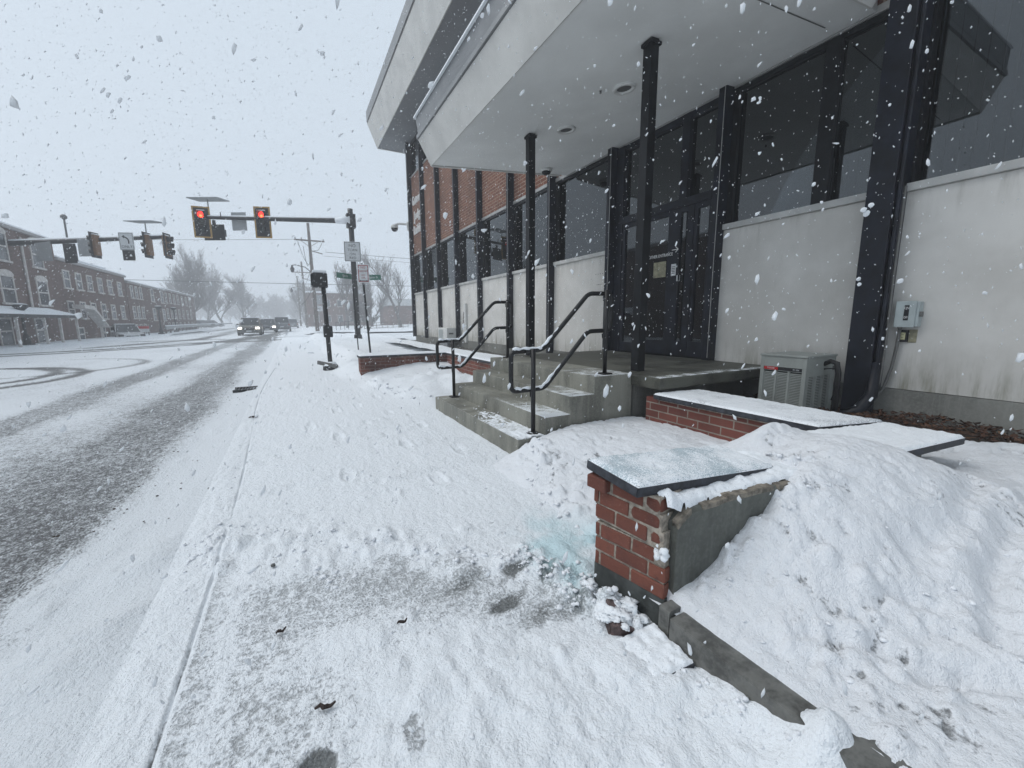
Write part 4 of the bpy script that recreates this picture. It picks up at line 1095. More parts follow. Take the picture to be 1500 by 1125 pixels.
# small split unit beyond the steps ---------------------------------------------
ms = thing('split_unit', 'small white split cooling unit on the wall beyond the far handrail', 'air conditioner', (4.55, 13.0, .45))
obj('case', MB().bevbox(4.38, 4.70, 12.60, 13.5, .50, .95, .02), MAT['white'], ms)
gm = MB()
for k in range(9): gm.box(4.374, 4.379, 12.98 + k * .05, 12.995 + k * .05, .56, .89)
obj('grille', gm, MAT['boxgrey'], ms)
obj('handle', MB().box(4.45, 4.6, 12.594, 12.599, .74, .79), MAT['hose'], ms)
obj('feet', MB().box(4.42, 4.47, 12.7, 13.4, .36, .50).box(4.62, 4.67, 12.7, 13.4, .36, .50), MAT['galv'], ms)
wp = MB().bevbox(FX - .07, FX - .002, 11.90, 12.02, .50, 1.70, .008)
wc = obj('pipe_cover', wp, MAT['white']); tag(wc, 'white vertical pipe cover on the panel beside the small split unit', 'pipe cover')
obj('cable', MB().tube([(FX - .04, 12.10, 1.45), (FX - .06, 12.12, 1.1), (FX - .1, 12.2, .75), (4.6, 12.45, .58), (4.55, 12.6, .60)], .012, 6), MAT['hose'], wc, smooth=True)

# cameras -------------------------------------------------------------------------
sc_ = thing('security_camera', 'white bracket camera with dark dome at the far corner of the bank', 'camera', (FX - .1, 18.0, 5.1))
obj('bracket', MB().bevbox(FX - .18, FX - .02, 17.93, 18.03, 4.95, 5.30, .01).tube([(FX - .1, 18.0, 5.2), (FX - .45, 18.15, 5.22), (FX - .62, 18.2, 5.18)], .045, 8), MAT['white'], sc_)
obj('housing', MB().lathe([(.05, .12), (.14, .08), (.16, 0), (.15, -.03)], 16, Matrix.Translation((FX - .66, 18.2, 5.06))), MAT['white'], sc_, smooth=True)
obj('dome', MB().lathe([(.14, -.03), (.13, -.09), (.08, -.15), (.01, -.17)], 16, Matrix.Translation((FX - .66, 18.2, 5.06))), MAT['black'], sc_, smooth=True)
dc = thing('dome_camera', 'round dome camera under the far corner of the canopy', 'camera', (4.25, 6.55, 3.85))
zc = zs(4.22)
obj('housing', MB().lathe([(.10, .0), (.105, -.03), (.085, -.045)], 20, Matrix.Translation((4.22, 6.55, zc))), MAT['white'], dc, smooth=True)
obj('dome', MB().lathe([(.084, -.046), (.07, -.075), (.04, -.095), (.005, -.10)], 20, Matrix.Translation((4.22, 6.55, zc))), MAT['black'], dc, smooth=True)

# ================================================================== STREET FURNITURE
VD = Vector((.881, -.472, 0)).normalized()          # along the signal arm
FR = basis((1, 0, 0), (0, 0, 1))                    # text facing -Y (towards the viewer)
def RZ(a): return Matrix.Rotation(a, 4, 'Z')
def signal_head(label, loc, rz, lit, back=True, border='yellow', group='traffic lights on the two mast arms', half=False):
    t = thing('traffic_light', label, 'traffic light', loc, rz, group)
    obj('housing', MB().bevbox(-.17, .17, 0.0, .20, -.53, .53, .02), MAT['black'] if border == 'yellow' else MAT['amberdark'], t, world=False)
    if back:
        m = MB().box(-.30, .30, .03, .05, -.66, .66)
        obj('backplate', m, MAT['black'], t, world=False)
        if border:
            m = MB()
            for (a, b, c, d) in ((-.37, -.30, -.73, .73), (.30, .37, -.73, .73), (-.30, .30, .66, .73), (-.30, .30, -.73, -.66)): m.box(a, b, .028, .052, c, d)
            obj('border', m, MAT['yellow'], t, world=False)
    for k, zz in enumerate((.345, 0, -.345)):
        mt = MAT['redlamp'] if (lit and k == 0) else (MAT['lens'] if k < 2 else MAT['greylens'])
        Mx = Matrix.Translation((0, -.012, zz)) @ Matrix.Rotation(R(90), 4, 'X')
        ln = obj('lens', MB().lathe([(.145, -.004), (.13, .012), (.07, .026), (0.001, .03)], 20, Mx), mt, t, world=False, smooth=True)
        if lit and k == 0:
            obj('lamp_glow', MB().lathe([(.07, .020), (.05, .030), (.001, .036)], 14, Matrix.Translation((0, -.012, zz - .05)) @ Matrix.Rotation(R(90), 4, 'X')), MAT['redcore'], ln, world=False)
        v = MB(); n = 14
        for j in range(2):
            for i in range(n + 1):
                a = R(-35 + 250 * i / n)
                dep = -.26 + .08 * (1 - math.sin(max(0, min(PI, a)))) if j else -.005
                v.v.append((.155 * math.cos(a), dep, zz + .155 * math.sin(a)))
        for i in range(n): v.f.append((i, i + 1, n + 2 + i, n + 1 + i))
        obj('visor', v, MAT['black'], t, world=False, smooth=True)
    obj('snow_cover', MB().bevbox(-.16, .16, .0, .19, .532, .575, .015), MAT['snow'], t, world=False)
    return t
def arm_pole(label, base, top, p0, p1, r0, r1, grp):
    t = thing('mast_arm', label, 'signal mast', base, group=grp)
    obj('pole', MB().tube([base, top], [.135, .12], 14), MAT['post_black'], t, smooth=True)
    obj('base', MB().lathe([(.30, 0), (.30, .06), (.20, .10), (.18, .30)], 16, Matrix.Translation(base)), MAT['post_black'], t)
    ar_ = [Vector(p0).lerp(Vector(p1), s) for s in np.linspace(0, 1, 8)]
    obj('arm', MB().tube(ar_, [r0 + (r1 - r0) * s for s in np.linspace(0, 1, 8)], 12), MAT['post_black'], t, smooth=True)
    sn = MB(); P = [p + Vector((0, 0, (r0 + (r1 - r0) * s) * .85)) for p, s in zip(ar_, np.linspace(0, 1, 8))]
    sn.tube(P[:-1] + [P[-1]], [(r0 + (r1 - r0) * s) * .62 for s in np.linspace(0, 1, 8)], 8)
    obj('snow_cover', sn, MAT['snow'], t, smooth=True)
    obj('collar', MB().box(p0[0] - .2, p0[0] + .2, p0[1] - .2, p0[1] + .2, p0[2] - .32, p0[2] + .30), MAT['post_black'], t)
    return t
def plate(name, label, cat, loc, rz, w, h, mat, group=None, border=None, back=None, r=.04):
    t = thing(name, label, cat, loc, rz, group)
    f = obj('face', MB().bevbox(-w / 2, w / 2, -.006, .006, -h / 2, h / 2, .004), mat, t, world=False)
    if border is not None:
        m = MB(); b = .018; o = .025
        for (a, bb, c, d) in ((-w / 2 + o, -w / 2 + o + b, -h / 2 + o, h / 2 - o), (w / 2 - o - b, w / 2 - o, -h / 2 + o, h / 2 - o), (-w / 2 + o + b, w / 2 - o - b, h / 2 - o - b, h / 2 - o), (-w / 2 + o + b, w / 2 - o - b, -h / 2 + o, -h / 2 + o + b)):
            m.box(a, bb, -.009, -.0065, c, d)
        obj('border', m, border, t, world=False)
    return t
base = (2.93, 21.9, .20)
mastR = arm_pole('black signal mast on the near corner, its arm carrying two red lights', base, (2.93, 21.9, 6.50), (2.93, 21.9, 5.95), (-3.45, 25.55, 6.20), .125, .075, None)
obj('grip', MB().tube([(2.9, 21.75, 5.95), (2.3, 22.15, 5.96)], [.19, .14], 12), MAT['snow'], mastR, smooth=True)
sp_ = MB().tube([(-3.10, 25.45, 6.2), (-3.12, 25.5, 7.05)], .03, 8)
obj('panel_stem', sp_, MAT['galv'], mastR)
obj('solar_panel', MB().box(-.75, .75, -.45, .45, -.02, .02, Matrix.Translation((-3.1, 25.65, 7.10)) @ RZ(R(-28)) @ Matrix.Rotation(R(4), 4, 'X')), MAT['galv'], mastR)
obj('bracket', MB().tube([(-2.6, 25.0, 6.15), (-2.6, 25.0, 6.42)], .02, 6), MAT['post_black'], mastR)
signal_head('traffic light showing red on the tip of the arm beneath the solar panel', (-3.43, 25.35, 5.95), R(-8), True)
signal_head('traffic light showing red in the middle of the near mast arm', (-.84, 24.0, 5.93), R(-20), True)
bp = thing('traffic_light', 'black back of a traffic light hanging behind the red light on the arm tip', 'traffic light', (-3.05, 26.0, 5.62), R(-28))
obj('backplate', MB().box(-.52, .52, .0, .03, -.38, .38), MAT['black'], bp, world=False)
obj('housing', MB().bevbox(-.45, .45, .03, .25, -.17, .17, .02), MAT['black'], bp, world=False)
obj('hanger', MB().box(-.05, .05, .0, .12, .38, .60), MAT['black'], bp, world=False)
plate('blank_sign', 'plain grey back of a sign on the near mast arm between two red lights', 'sign', (-1.86, 24.93, 6.05), R(-28), .72, .86, MAT['signback'])
# No turn on red
t = plate('regulatory_sign', 'white NO TURN ON RED sign on the black signal mast', 'sign', (2.90, 21.75, 4.50), R(-14), .76, .93, MAT['signface'], border=MAT['ink'])
for s, z, sz in (('NO', .27, .20), ('TURN', .07, .165), ('ON', -.12, .165), ('RED', -.30, .165)):
    text('lettering', s, sz, MAT['ink'], t, (0, -.009, z), FR, depth=.001, world=False)
def street_name(label, loc, rz, s):
    t = plate('street_sign', label, 'sign', loc, rz, 1.05, .26, MAT['signgreen'])
    text('lettering', s, .15, MAT['whiteink'], t, (0, -.009, 0), FR, depth=.001, sx=.8, world=False)
street_name('green street name sign pointing left on the signal mast', (2.50, 21.85, 3.35), R(38), 'Mill St')
street_name('green street name sign pointing right on the signal mast', (3.62, 21.55, 3.30), R(-26), 'Washington St')
# No parking sign on its own post
np_ = thing('sign_post', 'dark channel post leaning a little behind the brick planter', 'sign post', (2.02, 12.7, .2))
obj('channel', MB().tube([(2.02, 12.70, .1), (1.98, 13.02, 2.42)], .030, 6), MAT['post_black'], np_)
obj('channel', MB().box(1.99, 2.05, 12.76, 12.79, .9, 1.0).tube([(2.00, 12.86, .95), (1.975, 13.03, 2.86)], .026, 6), MAT['post_black'], np_)
t = plate('parking_sign', 'white NO PARKING ANY TIME sign with red letters and double arrow', 'sign', (1.985, 12.93, 2.56), R(-20), .33, .53, MAT['signface'], border=MAT['redink'])
for s, z, sz in (('NO', .17, .095), ('PARKING', .065, .082), ('ANY', -.045, .062), ('TIME', -.125, .062)):
    text('lettering', s, sz, MAT['redink'], t, (0, -.009, z), FR, depth=.001, sx=.72 if s == 'PARKING' else .9, world=False)
m = MB().box(-.09, .09, -.010, -.0068, -.212, -.198)
for s_ in (-1, 1): m.prism([(s_ * .125, -.0068, -.205), (s_ * .085, -.0068, -.185), (s_ * .085, -.0068, -.225)], (0, -.004, 0))
obj('double_arrow', m, MAT['ink'], t, world=False)
p2 = thing('marker_post', 'thin dark stake standing behind the no parking post', 'post', (1.78, 13.4, .2))
obj('stake', MB().tube([(1.78, 13.4, .1), (1.75, 13.5, 2.1)], .018, 6), MAT['post_black'], p2)
obj('cap', MB().tube([(1.75, 13.5, 2.1), (1.75, 13.5, 2.16)], .024, 8), MAT['post_black'], p2)
# pedestrian signal post
pd = thing('pedestrian_signal', 'short black pedestrian signal post with push button box and sunken base', 'pedestrian signal', (.80, 10.95, .0))
obj('pole', MB().tube([(.78, 10.95, 0), (.76, 11.18, 2.22)], .052, 12), MAT['post_black'], pd, smooth=True)
obj('signal_box', MB().bevbox(.53, .86, 11.0, 11.35, 1.99, 2.33, .03), MAT['post_black'], pd)
obj('visor', MB().box(.50, .528, 11.03, 11.32, 2.02, 2.30), MAT['black'], pd)
obj('button_box', MB().bevbox(.68, .88, 10.86, 11.08, .80, 1.07, .02), MAT['post_black'], pd)
obj('base', MB().lathe([(.19, -.1), (.17, .12), (.10, .16)], 12, Matrix.Translation((.78, 10.95, -.02))), MAT['post_black'], pd)
obj('snow_cover', MB().bevbox(.54, .85, 11.02, 11.34, 2.332, 2.40, .03), MAT['snow'], pd)
obj('snow_cover', MB().lathe([(.16, .13), (.12, .20), (.05, .22)], 12, Matrix.Translation((.78, 10.95, -.02))), MAT['snow'], pd)
tag(obj('fallen_board', MB().bevbox(.48, 1.12, 10.9, 10.95, .06, .15, .01, Matrix.Translation((.7, 11, .1)) @ RZ(-.9) @ Matrix.Rotation(.12, 4, 'Y') @ Matrix.Translation((-.7, -11, -.05))), MAT['hose']),
    'grey board lying in the snow at the foot of the pedestrian signal', 'board')

# left mast arm -----------------------------------------------------------------
mastL = arm_pole('black signal mast arm reaching in from beyond the left edge, snow along its top', (-15.6, 34.2, -.1), (-15.6, 34.2, 6.3), (-15.6, 34.2, 5.28), (-5.62, 29.05, 5.70), .165, .09, None)
obj('panel_stem', MB().tube([(-6.5, 29.55, 5.6), (-6.5, 29.6, 6.45)], .03, 8), MAT['galv'], mastL)
obj('solar_panel', MB().box(-.75, .75, -.5, .5, -.02, .02, Matrix.Translation((-6.48, 29.6, 6.50)) @ RZ(R(-28)) @ Matrix.Rotation(R(6), 4, 'X')), MAT['galv'], mastL)
signal_head('amber sided traffic light facing left beside the grey sign back', (-8.95, 30.55, 5.25), R(-112), False, True, None)
signal_head('amber sided traffic light facing left below the solar panel of the far arm', (-6.50, 29.35, 5.25), R(-112), False, True, None)
signal_head('traffic light facing right on the tip of the far mast arm', (-5.50, 28.95, 5.22), R(70), False, True, None)
def back_only(label, loc, w, h):
    b_ = thing('traffic_light', label, 'traffic light', loc, R(-28))
    obj('backplate', MB().box(-w / 2, w / 2, 0, .03, -h / 2, h / 2), MAT['black'], b_, world=False)
    obj('housing', MB().bevbox(-.17, .17, .03, .22, -h / 2 + .1, h / 2 - .1, .02), MAT['black'], b_, world=False)
back_only('black back of a traffic light under the far arm, between two grey sign backs', (-10.12, 31.1, 4.83), .66, 1.0)
back_only('black back of a traffic light below the left turn only sign', (-7.38, 29.65, 4.80), .62, .70)
plate('blank_sign', 'grey sign back on the far arm beside the amber traffic light', 'sign', (-9.42, 30.75, 5.12), R(-28), .66, .90, MAT['signback'])
plate('blank_sign', 'wide grey sign back on the far arm in front of the mill gable', 'sign', (-11.4, 31.9, 4.98), R(-28), .85, 1.05, MAT['signback'])
t = plate('turn_sign', 'white left turn ONLY sign with curved arrow on the far arm', 'sign', (-7.36, 29.55, 5.42), R(-20), .70, .90, MAT['signface'], border=MAT['ink'])
text('lettering', 'ONLY', .19, MAT['ink'], t, (0, -.009, -.28), FR, depth=.001, world=False)
m = MB(); P = [(.10, -.12), (.11, .0), (.08, .11), (.01, .18), (-.08, .22)]
for (x0_, z0_), (x1_, z1_) in zip(P[:-1], P[1:]):
    d = Vector((x1_ - x0_, 0, z1_ - z0_)).normalized(); q = Vector((-d.z, 0, d.x)) * .032
    a, b = Vector((x0_, -.0068, z0_)), Vector((x1_, -.0068, z1_))
    m.prism([a - q, b - q + d * .01, b + q + d * .01, a + q], (0, -.003, 0))
m.prism([(-.20, -.0068, .255), (-.07, -.0068, .31), (-.10, -.0068, .14)], (0, -.0035, 0))
obj('arrow', m, MAT['ink'], t, world=False)

# lamps -----------------------------------------------------------------------------
def street_lamp(label, loc, h, group='low black lamps along the mill'):
    t = thing('street_lamp', label, 'street lamp', loc, group=group)
    obj('post', MB().tube([(0, 0, 0), (0, 0, h)], [.075, .05], 10), MAT['post_black'], t, world=False, smooth=True)
    obj('base', MB().bevbox(-.22, .22, -.22, .22, -.05, .12, .02).lathe([(.16, .12), (.12, .5), (.08, .6)], 12), MAT['post_black'], t, world=False)
    obj('head', MB().lathe([(.06, h - .18), (.24, h + .02), (.28, h + .05), (.28, h + .16), (.24, h + .18)], 14), MAT['post_black'], t, world=False)
    obj('snow_cover', MB().lathe([(.27, h + .185), (.20, h + .22), (.02, h + .25)], 14), MAT['snow'], t, world=False)
street_lamp('black lamp with snowy flat head in front of the mill porch', (-12.3, 31.0, -.02), 1.95)
street_lamp('black lamp with snowy flat head at the start of the guard rail', (-11.0, 50.5, 0), 2.45)
street_lamp('black lamp with snowy flat head behind the guard rail', (-11.9, 61, -.1), 2.7)
tl = thing('street_light', 'tall thin lamp pole rising behind the far mast arm', 'street light', (-14.5, 44.5, 0))
obj('post', MB().tube([(-14.5, 44.5, 0), (-14.5, 44.5, 8.9)], [.09, .06], 8), MAT['post_black'], tl)
obj('head', MB().lathe([(.05, 8.85), (.19, 8.95), (.2, 9.1), (.08, 9.22)], 12, Matrix.Translation((-14.5, 44.5, 0))), MAT['post_black'], tl)

# utility poles, wires --------------------------------------------------------------
def utility_pole(loc, h, label, cross=True, lamp=True, lean=.0):
    t = thing('utility_pole', label, 'utility pole', loc, group='utility poles along the right side of the street')
    obj('pole', MB().tube([(0, 0, -.2), (lean * h, 0, h)], [.20, .13], 10), MAT['wood'], t, world=False)
    if cross:
        zc_ = h - 1.75; x = lean * zc_
        obj('crossarm', MB().box(x - 1.35, x + 1.35, -.26, -.14, zc_, zc_ + .13), MAT['wood'], t, world=False)
        b = MB()
        for s in (-1, 1): b.tube([(x + s * .75, -.2, zc_), (x, -.2, zc_ - .55)], .025, 5)
        b.tube([(x + .1, -.2, zc_ - .9), (x + 1.1, -.25, zc_ - 1.15)], .05, 5)
        obj('brace', b, MAT['wood'], t, world=False)
        i_ = MB()
        for xx in (-1.25, -.7, 1.25): i_.lathe([(.05, 0), (.06, .1), (.03, .2)], 8, Matrix.Translation((x + xx, -.2, zc_ + .13)))
        for k in range(3): i_.box(x - 1.02 - .0, x - 1.0, -.21, -.19, zc_ - .4, zc_)
        obj('insulators', i_, MAT['galv'], t, world=False)
        c = MB()
        for (xa, za, xb, zb_) in ((-1.05, zc_ - .1, -.25, zc_ - 2.3), (-.3, zc_ - 2.3, .0, zc_ - 1.2), (1.1, zc_ - .1, .3, zc_ - .8), (-.6, zc_ - .5, -.35, zc_ - 2.4), (.0, h - 6, -1.2, h - 7.9)):
            pts = [(x + xa + (xb - xa) * s, -.22, za + (zb_ - za) * s - .35 * math.sin(PI * s)) for s in np.linspace(0, 1, 7)]
            c.tube(pts, .022, 4)
        obj('drop_cables', c, MAT['wire'], t, world=False)
    if lamp:
        zl = h - 4.4; x = lean * zl
        a = MB().tube([(x, 0, zl - .4), (x - .6, -.1, zl + .15), (x - 1.5, -.2, zl + .32), (x - 1.75, -.22, zl + .25)], .045, 6)
        la = obj('lamp_arm', a, MAT['post_black'], t, world=False)
        obj('lamp_head', MB().lathe([(.06, 0), (.12, -.2), (.20, -.32), (.14, -.62), (.03, -.7)], 10, Matrix.Translation((x - 1.75, -.22, zl + .27))), MAT['post_black'], la, world=False)
    return t
utility_pole((2.35, 46.6, 0), 10.7, 'nearest wooden utility pole with crossarm and hanging lamp', True, True, -.012)
utility_pole((2.30, 75, .1), 10.4, 'second wooden utility pole up the street with a hanging lamp', True, True, -.01)
utility_pole((1.9, 101, .1), 10.6, 'third wooden utility pole up the street, pale in the snowfall', True, False, 0)
def wire(name, a, b, sag, r=.018, label=None):
    pts = []
    for s in np.linspace(0, 1, 22):
        p = Vector(a).lerp(Vector(b), s); p.z -= sag * 4 * s * (1 - s); pts.append(p)
    tag(obj(name, MB().tube(pts, r, 4, False), MAT['wire']), label, 'cable')
wire('overhead_wire', (1.1, 46.4, 9.05), (-60, 62, 9.3), .9, .017, 'overhead wire from the crossarm of the nearest pole off to the left')
wire('overhead_wire', (3.6, 46.3, 8.0), (60, 44, 8.6), .5, .020, 'thick overhead wire from the nearest pole off to the right')
wire('overhead_wire', (3.4, 46.3, 7.6), (60, 43, 8.0), .5, .014, 'thin overhead wire just below the thick one, off to the right')
wire('overhead_wire', (-70, 60, 5.9), (70, 38, 5.7), .8, .022, 'long low overhead wire crossing the whole street')
wire('overhead_wire', (2.3, 46.6, 6.9), (2.2, 75, 6.7), .5, .02, 'overhead wire between the first and second utility poles')
wire('overhead_wire', (2.2, 75, 6.7), (1.9, 101, 6.6), .5, .02, 'overhead wire between the second and third utility poles')
t = plate('route_sign', 'white route 141 sign near the second utility pole', 'sign', (3.55, 63, 2.85), R(-5), .95, .75, MAT['signface'], border=MAT['ink'])
text('lettering', '141', .45, MAT['ink'], t, (0, -.009, -.02), FR, depth=.001, world=False)
obj('post', MB().tube([(0, .04, -2.9), (0, .04, .4)], .04, 6), MAT['galv'], t, world=False)
plate('blank_sign', 'blank pale sign panel above the route sign', 'sign', (3.5, 62.9, 4.05), R(-5), 1.0, 1.25, MAT['signback'])

# ================================================================== CARS
def make_car(name, label, cat, loc, rz, paint, L=4.6, W=1.84, H=1.50, suv=False, lights='head', group=None):
    t = thing(name, label, cat, loc, rz, group)
    def loft(secs, mat, nm, par, cap=True):
        m = MB(); n = len(secs[0])
        for s in secs: m.v += s
        for i in range(len(secs) - 1):
            for k in range(n):
                a = i * n + k; b = i * n + (k + 1) % n; m.f.append((a, b, b + n, a + n))
        m.f.append(tuple(range(n))[::-1]); m.f.append(tuple((len(secs) - 1) * n + k for k in range(n)))
        return obj(nm, m, mat, par, world=False, smooth=False)
    h = H
    def sec(y, hw, zb_, zt_): return [(-hw * .92, y, zb_), (hw * .92, y, zb_), (hw, y, zb_ + .2), (hw * .98, y, (zb_ + zt_) * .62), (hw * .86, y, zt_), (-hw * .86, y, zt_), (-hw * .98, y, (zb_ + zt_) * .62), (-hw, y, zb_ + .2)]
    hb = h * .56
    ys_ = [(-L / 2, W * .40, .34, hb * .82), (-L / 2 + .12, W * .47, .24, hb * .92), (-L * .28, W * .5, .22, hb + .02), (-.2, W * .5, .22, hb + .08), (L * .30, W * .5, .22, hb + .10), (L / 2 - .1, W * .47, .26, hb + .08), (L / 2, W * .42, .36, hb * .95)]
    body = loft([sec(*s) for s in ys_], paint, 'body', t)
    def csec(y, hw, zb_, zt_): return [(-hw, y, zb_), (hw, y, zb_), (hw * .80, y, zt_), (-hw * .80, y, zt_)]
    r0, r1 = (L * .46, L * .36) if suv else (L * .36, L * .20)
    m = MB()
    a, b = csec(-L * .20, W * .44, hb + .04, hb + .06), csec(-L * .03, W * .44, hb + .06, h)
    c, d = csec(r1, W * .44, hb + .09, h * .99), csec(r0, W * .43, hb + .09, hb + .12)
    loft([a, b, c, d], MAT['carglass'], 'cabin_glass', t)
    rf_ = MB().bevbox(-W * .355, W * .355, -L * .03 + .02, r1 - .02, h - .03, h + .02, .015)
    for s in (-1, 1):
        rf_.tube([(s * W * .43, -L * .20, hb + .05), (s * W * .353, -L * .03, h)], .035, 5)
        rf_.tube([(s * W * .43, r0, hb + .1), (s * W * .353, r1, h)], .045, 5)
        rf_.tube([(s * W * .445, L * .10, hb + .05), (s * W * .36, L * .09, h)], .035, 5)
    obj('roof', rf_, paint, t, world=False)
    if True: obj('snow_cover', MB().bevbox(-W * .33, W * .33, -L * .02, r1 - .05, h + .021, h + .06, .02), MAT['snow'], t, world=False)
    for sx_ in (-1, 1):
        for yy in (-L * .31, L * .30):
            Mx = Matrix.Translation((sx_ * (W * .5 - .10), yy, .32)) @ Matrix.Rotation(R(90), 4, 'Y')
            wh = obj('wheel', MB().lathe([(.18, -.11), (.32, -.10), (.33, 0), (.32, .10), (.18, .11)], 16, Mx), MAT['tyre'], t, world=False)
            obj('rim', MB().lathe([(.19, -.115 if sx_ < 0 else .095), (.19, -.10 if sx_ < 0 else .115), (.05, -.10 if sx_ < 0 else .112)], 12, Mx), MAT['galv'], wh, world=False)
        obj('headlight', MB().bevbox(sx_ * W * .36 - .17, sx_ * W * .36 + .15, -L / 2 - .02, -L / 2 + .12, hb * .66, hb * .66 + .17, .04), MAT['headlamp'] if lights == 'head' else MAT['lens'], t, world=False)
        obj('taillight', MB().bevbox(sx_ * W * .40 - .12, sx_ * W * .40 + .10, L / 2 - .10, L / 2 + .02, hb * .75, hb * .75 + .22, .03), MAT['tail'], t, world=False)
        obj('mirror', MB().bevbox(sx_ * (W * .5 + .02) - .09, sx_ * (W * .5 + .02) + .09, -L * .16, -L * .13, hb + .04, hb + .18, .02), paint, t, world=False)
    obj('grille', MB().bevbox(-W * .22, W * .22, -L / 2 - .012, -L / 2 + .05, hb * .55, hb * .72, .02), MAT['black'], t, world=False)
    obj('bumper', MB().bevbox(-W * .44, W * .44, -L / 2 - .03, -L / 2 + .2, .28, .46, .04), MAT['hose'], t, world=False)
    obj('bumper', MB().bevbox(-W * .44, W * .44, L / 2 - .2, L / 2 + .03, .32, .52, .04), MAT['hose'], t, world=False)
    obj('licence_plate', MB().box(-.2, .2, L / 2 + .031, L / 2 + .038, .5, .62).box(-.2, .2, -L / 2 - .038, -L / 2 - .031, .34, .44), MAT['signface'], t, world=False)
    return t
P_dark = M_plain('car_paint_dark', (.07, .075, .085), .3, .3, .1, 3); P_tan = M_plain('car_paint_bronze', (.14, .13, .115), .35, .3, .1, 3)
P_wht = M_plain('car_paint_white', (.60, .61, .62), .3, 0, .05, 3); P_grey = M_plain('car_paint_grey', (.16, .17, .185), .35, .2, .1, 3)
ZR = -.075
make_car('approaching_car', 'bronze car with headlights on, leading the oncoming traffic', 'car', (-3.35, 45.5, ZR), 0, P_tan, 4.5, 1.86, 1.55)
make_car('approaching_car', 'dark car with headlights on close behind the bronze one', 'car', (-2.35, 55, ZR), 0, P_dark, 4.5, 1.82, 1.48)
make_car('departing_car', 'dark boxy car seen from behind, driving away up the street', 'car', (-1.0, 60, ZR), R(180), P_grey, 4.5, 1.9, 1.72, True, 'none')
make_car('parked_car', 'dim grey car at the right kerb beyond the departing car', 'car', (.2, 82, ZR), R(180), P_grey, 4.5, 1.84, 1.55, True, 'none')
make_car('approaching_car', 'distant car with bright headlights, first of the far pair', 'car', (-4.8, 92, ZR), 0, P_dark, 4.5, 1.85, 1.5)
make_car('approaching_car', 'farthest car, only its bright headlights showing', 'car', (-3.6, 140, ZR), 0, P_dark, 4.5, 1.85, 1.5)
make_car('parked_car', 'white car parked by the mill, half hidden by the snow bank', 'car', (-12.2, 45.5, -.52), R(24), P_wht, 4.4, 1.8, 1.5, True, 'none')
make_car('parked_car', 'first dark car parked beyond the guard rail', 'car', (-15.2, 98, -.1), R(60), P_dark, 4.4, 1.8, 1.5, True, 'none')
make_car('parked_car', 'second dark car parked beyond the guard rail, nearer the trees', 'car', (-15.5, 112, -.1), R(60), P_grey, 4.4, 1.8, 1.5, True, 'none')

# ================================================================== MILL
MXF = -13.0
_win = {}
def mill_window(parent, y, z, w, h, arch=False, x=MXF):
    key = (round(w, 2), round(h, 2), arch)
    if key not in _win:
        m = MB(); b = .09
        m.box(-.02, .05, -w / 2, -w / 2 + b, -h / 2, h / 2).box(-.02, .05, w / 2 - b, w / 2, -h / 2, h / 2).box(-.021, .051, -w / 2 + b, w / 2 - b, h / 2 - b, h / 2).box(-.02, .11, -w / 2 - .08, w / 2 + .08, -h / 2 - .10, -h / 2)
        m.box(-.021, .04, -w / 2 + b, w / 2 - b, -.04, .04)
        if arch:
            pts = [(.052, w / 2 * math.cos(a) * 1.12, h / 2 + .28 * math.sin(a)) for a in np.linspace(0, PI, 9)]
            m.prism(pts, (-.06, 0, 0))
        f = obj('window', m, MAT['millframe'], None)
        pn = MB().box(-.015, .02, -w / 2 + b, w / 2 - b, -h / 2, h / 2 - b)
        p = obj('pane', pn, MAT['millglass'], f, world=False)
        f.parent = parent; f.location = Vector((x, y, z)) - wloc(parent); _win[key] = f
        return f
    f = dup(_win[key], parent=parent); f.location = Vector((x, y, z)) - wloc(parent); return f
def mill_block(label, y0, y1, ztop, zbot=-1, x=MXF, depth=14, flat=True):
    t = thing('mill_building', label, 'mill', (x, (y0 + y1) / 2, 0), group='joined brick mill blocks')
    obj('wall', MB().box(x - depth, x, y0, y1, zbot, ztop), MAT['mill'], t)
    obj('roof', MB().box(x - depth - .1, x + .14, y0 - .05, y1 + .05, ztop + .002, ztop + .17), MAT['millroof'], t)
    obj('snow_cover', MB().box(x - depth - .1, x + .10, y0 - .02, y1 + .02, ztop + .171, ztop + .26), MAT['snow'], t)
    return t
b1 = mill_block('tall red brick mill block with arched windows and snowy porch', 10, 37.6, 6.15)
for y in (35.4, 31.9, 28.4, 25.0):
    for z in (5.15, 2.95): mill_window(b1, y, z, 1.25, 1.45, True)
for y in (34.4, 31.0, 28.0): mill_window(b1, y, .75, 1.2, 1.4)
obj('porch_roof', MB().prism([(MXF + .01, 22, 2.05), (MXF + 1.35, 22, 1.62), (MXF + 1.35, 22, 1.50), (MXF + .01, 22, 1.50)], (0, 13.6, 0)), MAT['snow'], b1)
obj('porch_fascia', MB().box(MXF + 1.351, MXF + 1.40, 21.95, 35.65, 1.44, 1.60), MAT['post_black'], b1)
for y in (35.4, 33.3, 31.6, 29.0): obj('porch_post', MB().box(MXF + 1.2, MXF + 1.3, y - .05, y + .05, -.3, 1.5), MAT['millframe'], b1)
obj('downpipe', MB().tube([(MXF + .07, 33.8, 5.9), (MXF + .07, 33.8, 1.9)], .06, 6), MAT['millframe'], b1)
b2 = mill_block('long three storey red brick mill block with a white stair canopy', 37.62, 50, 5.15)
for y in (38.7, 40.5, 42.3, 44.2, 46.2, 48.4):
    for z in (4.05, 2.05): mill_window(b2, y, z, .95, 1.15)
for y in (39.6, 43.4, 45.3, 47.3, 49.1): mill_window(b2, y, .35, .95, 1.0)
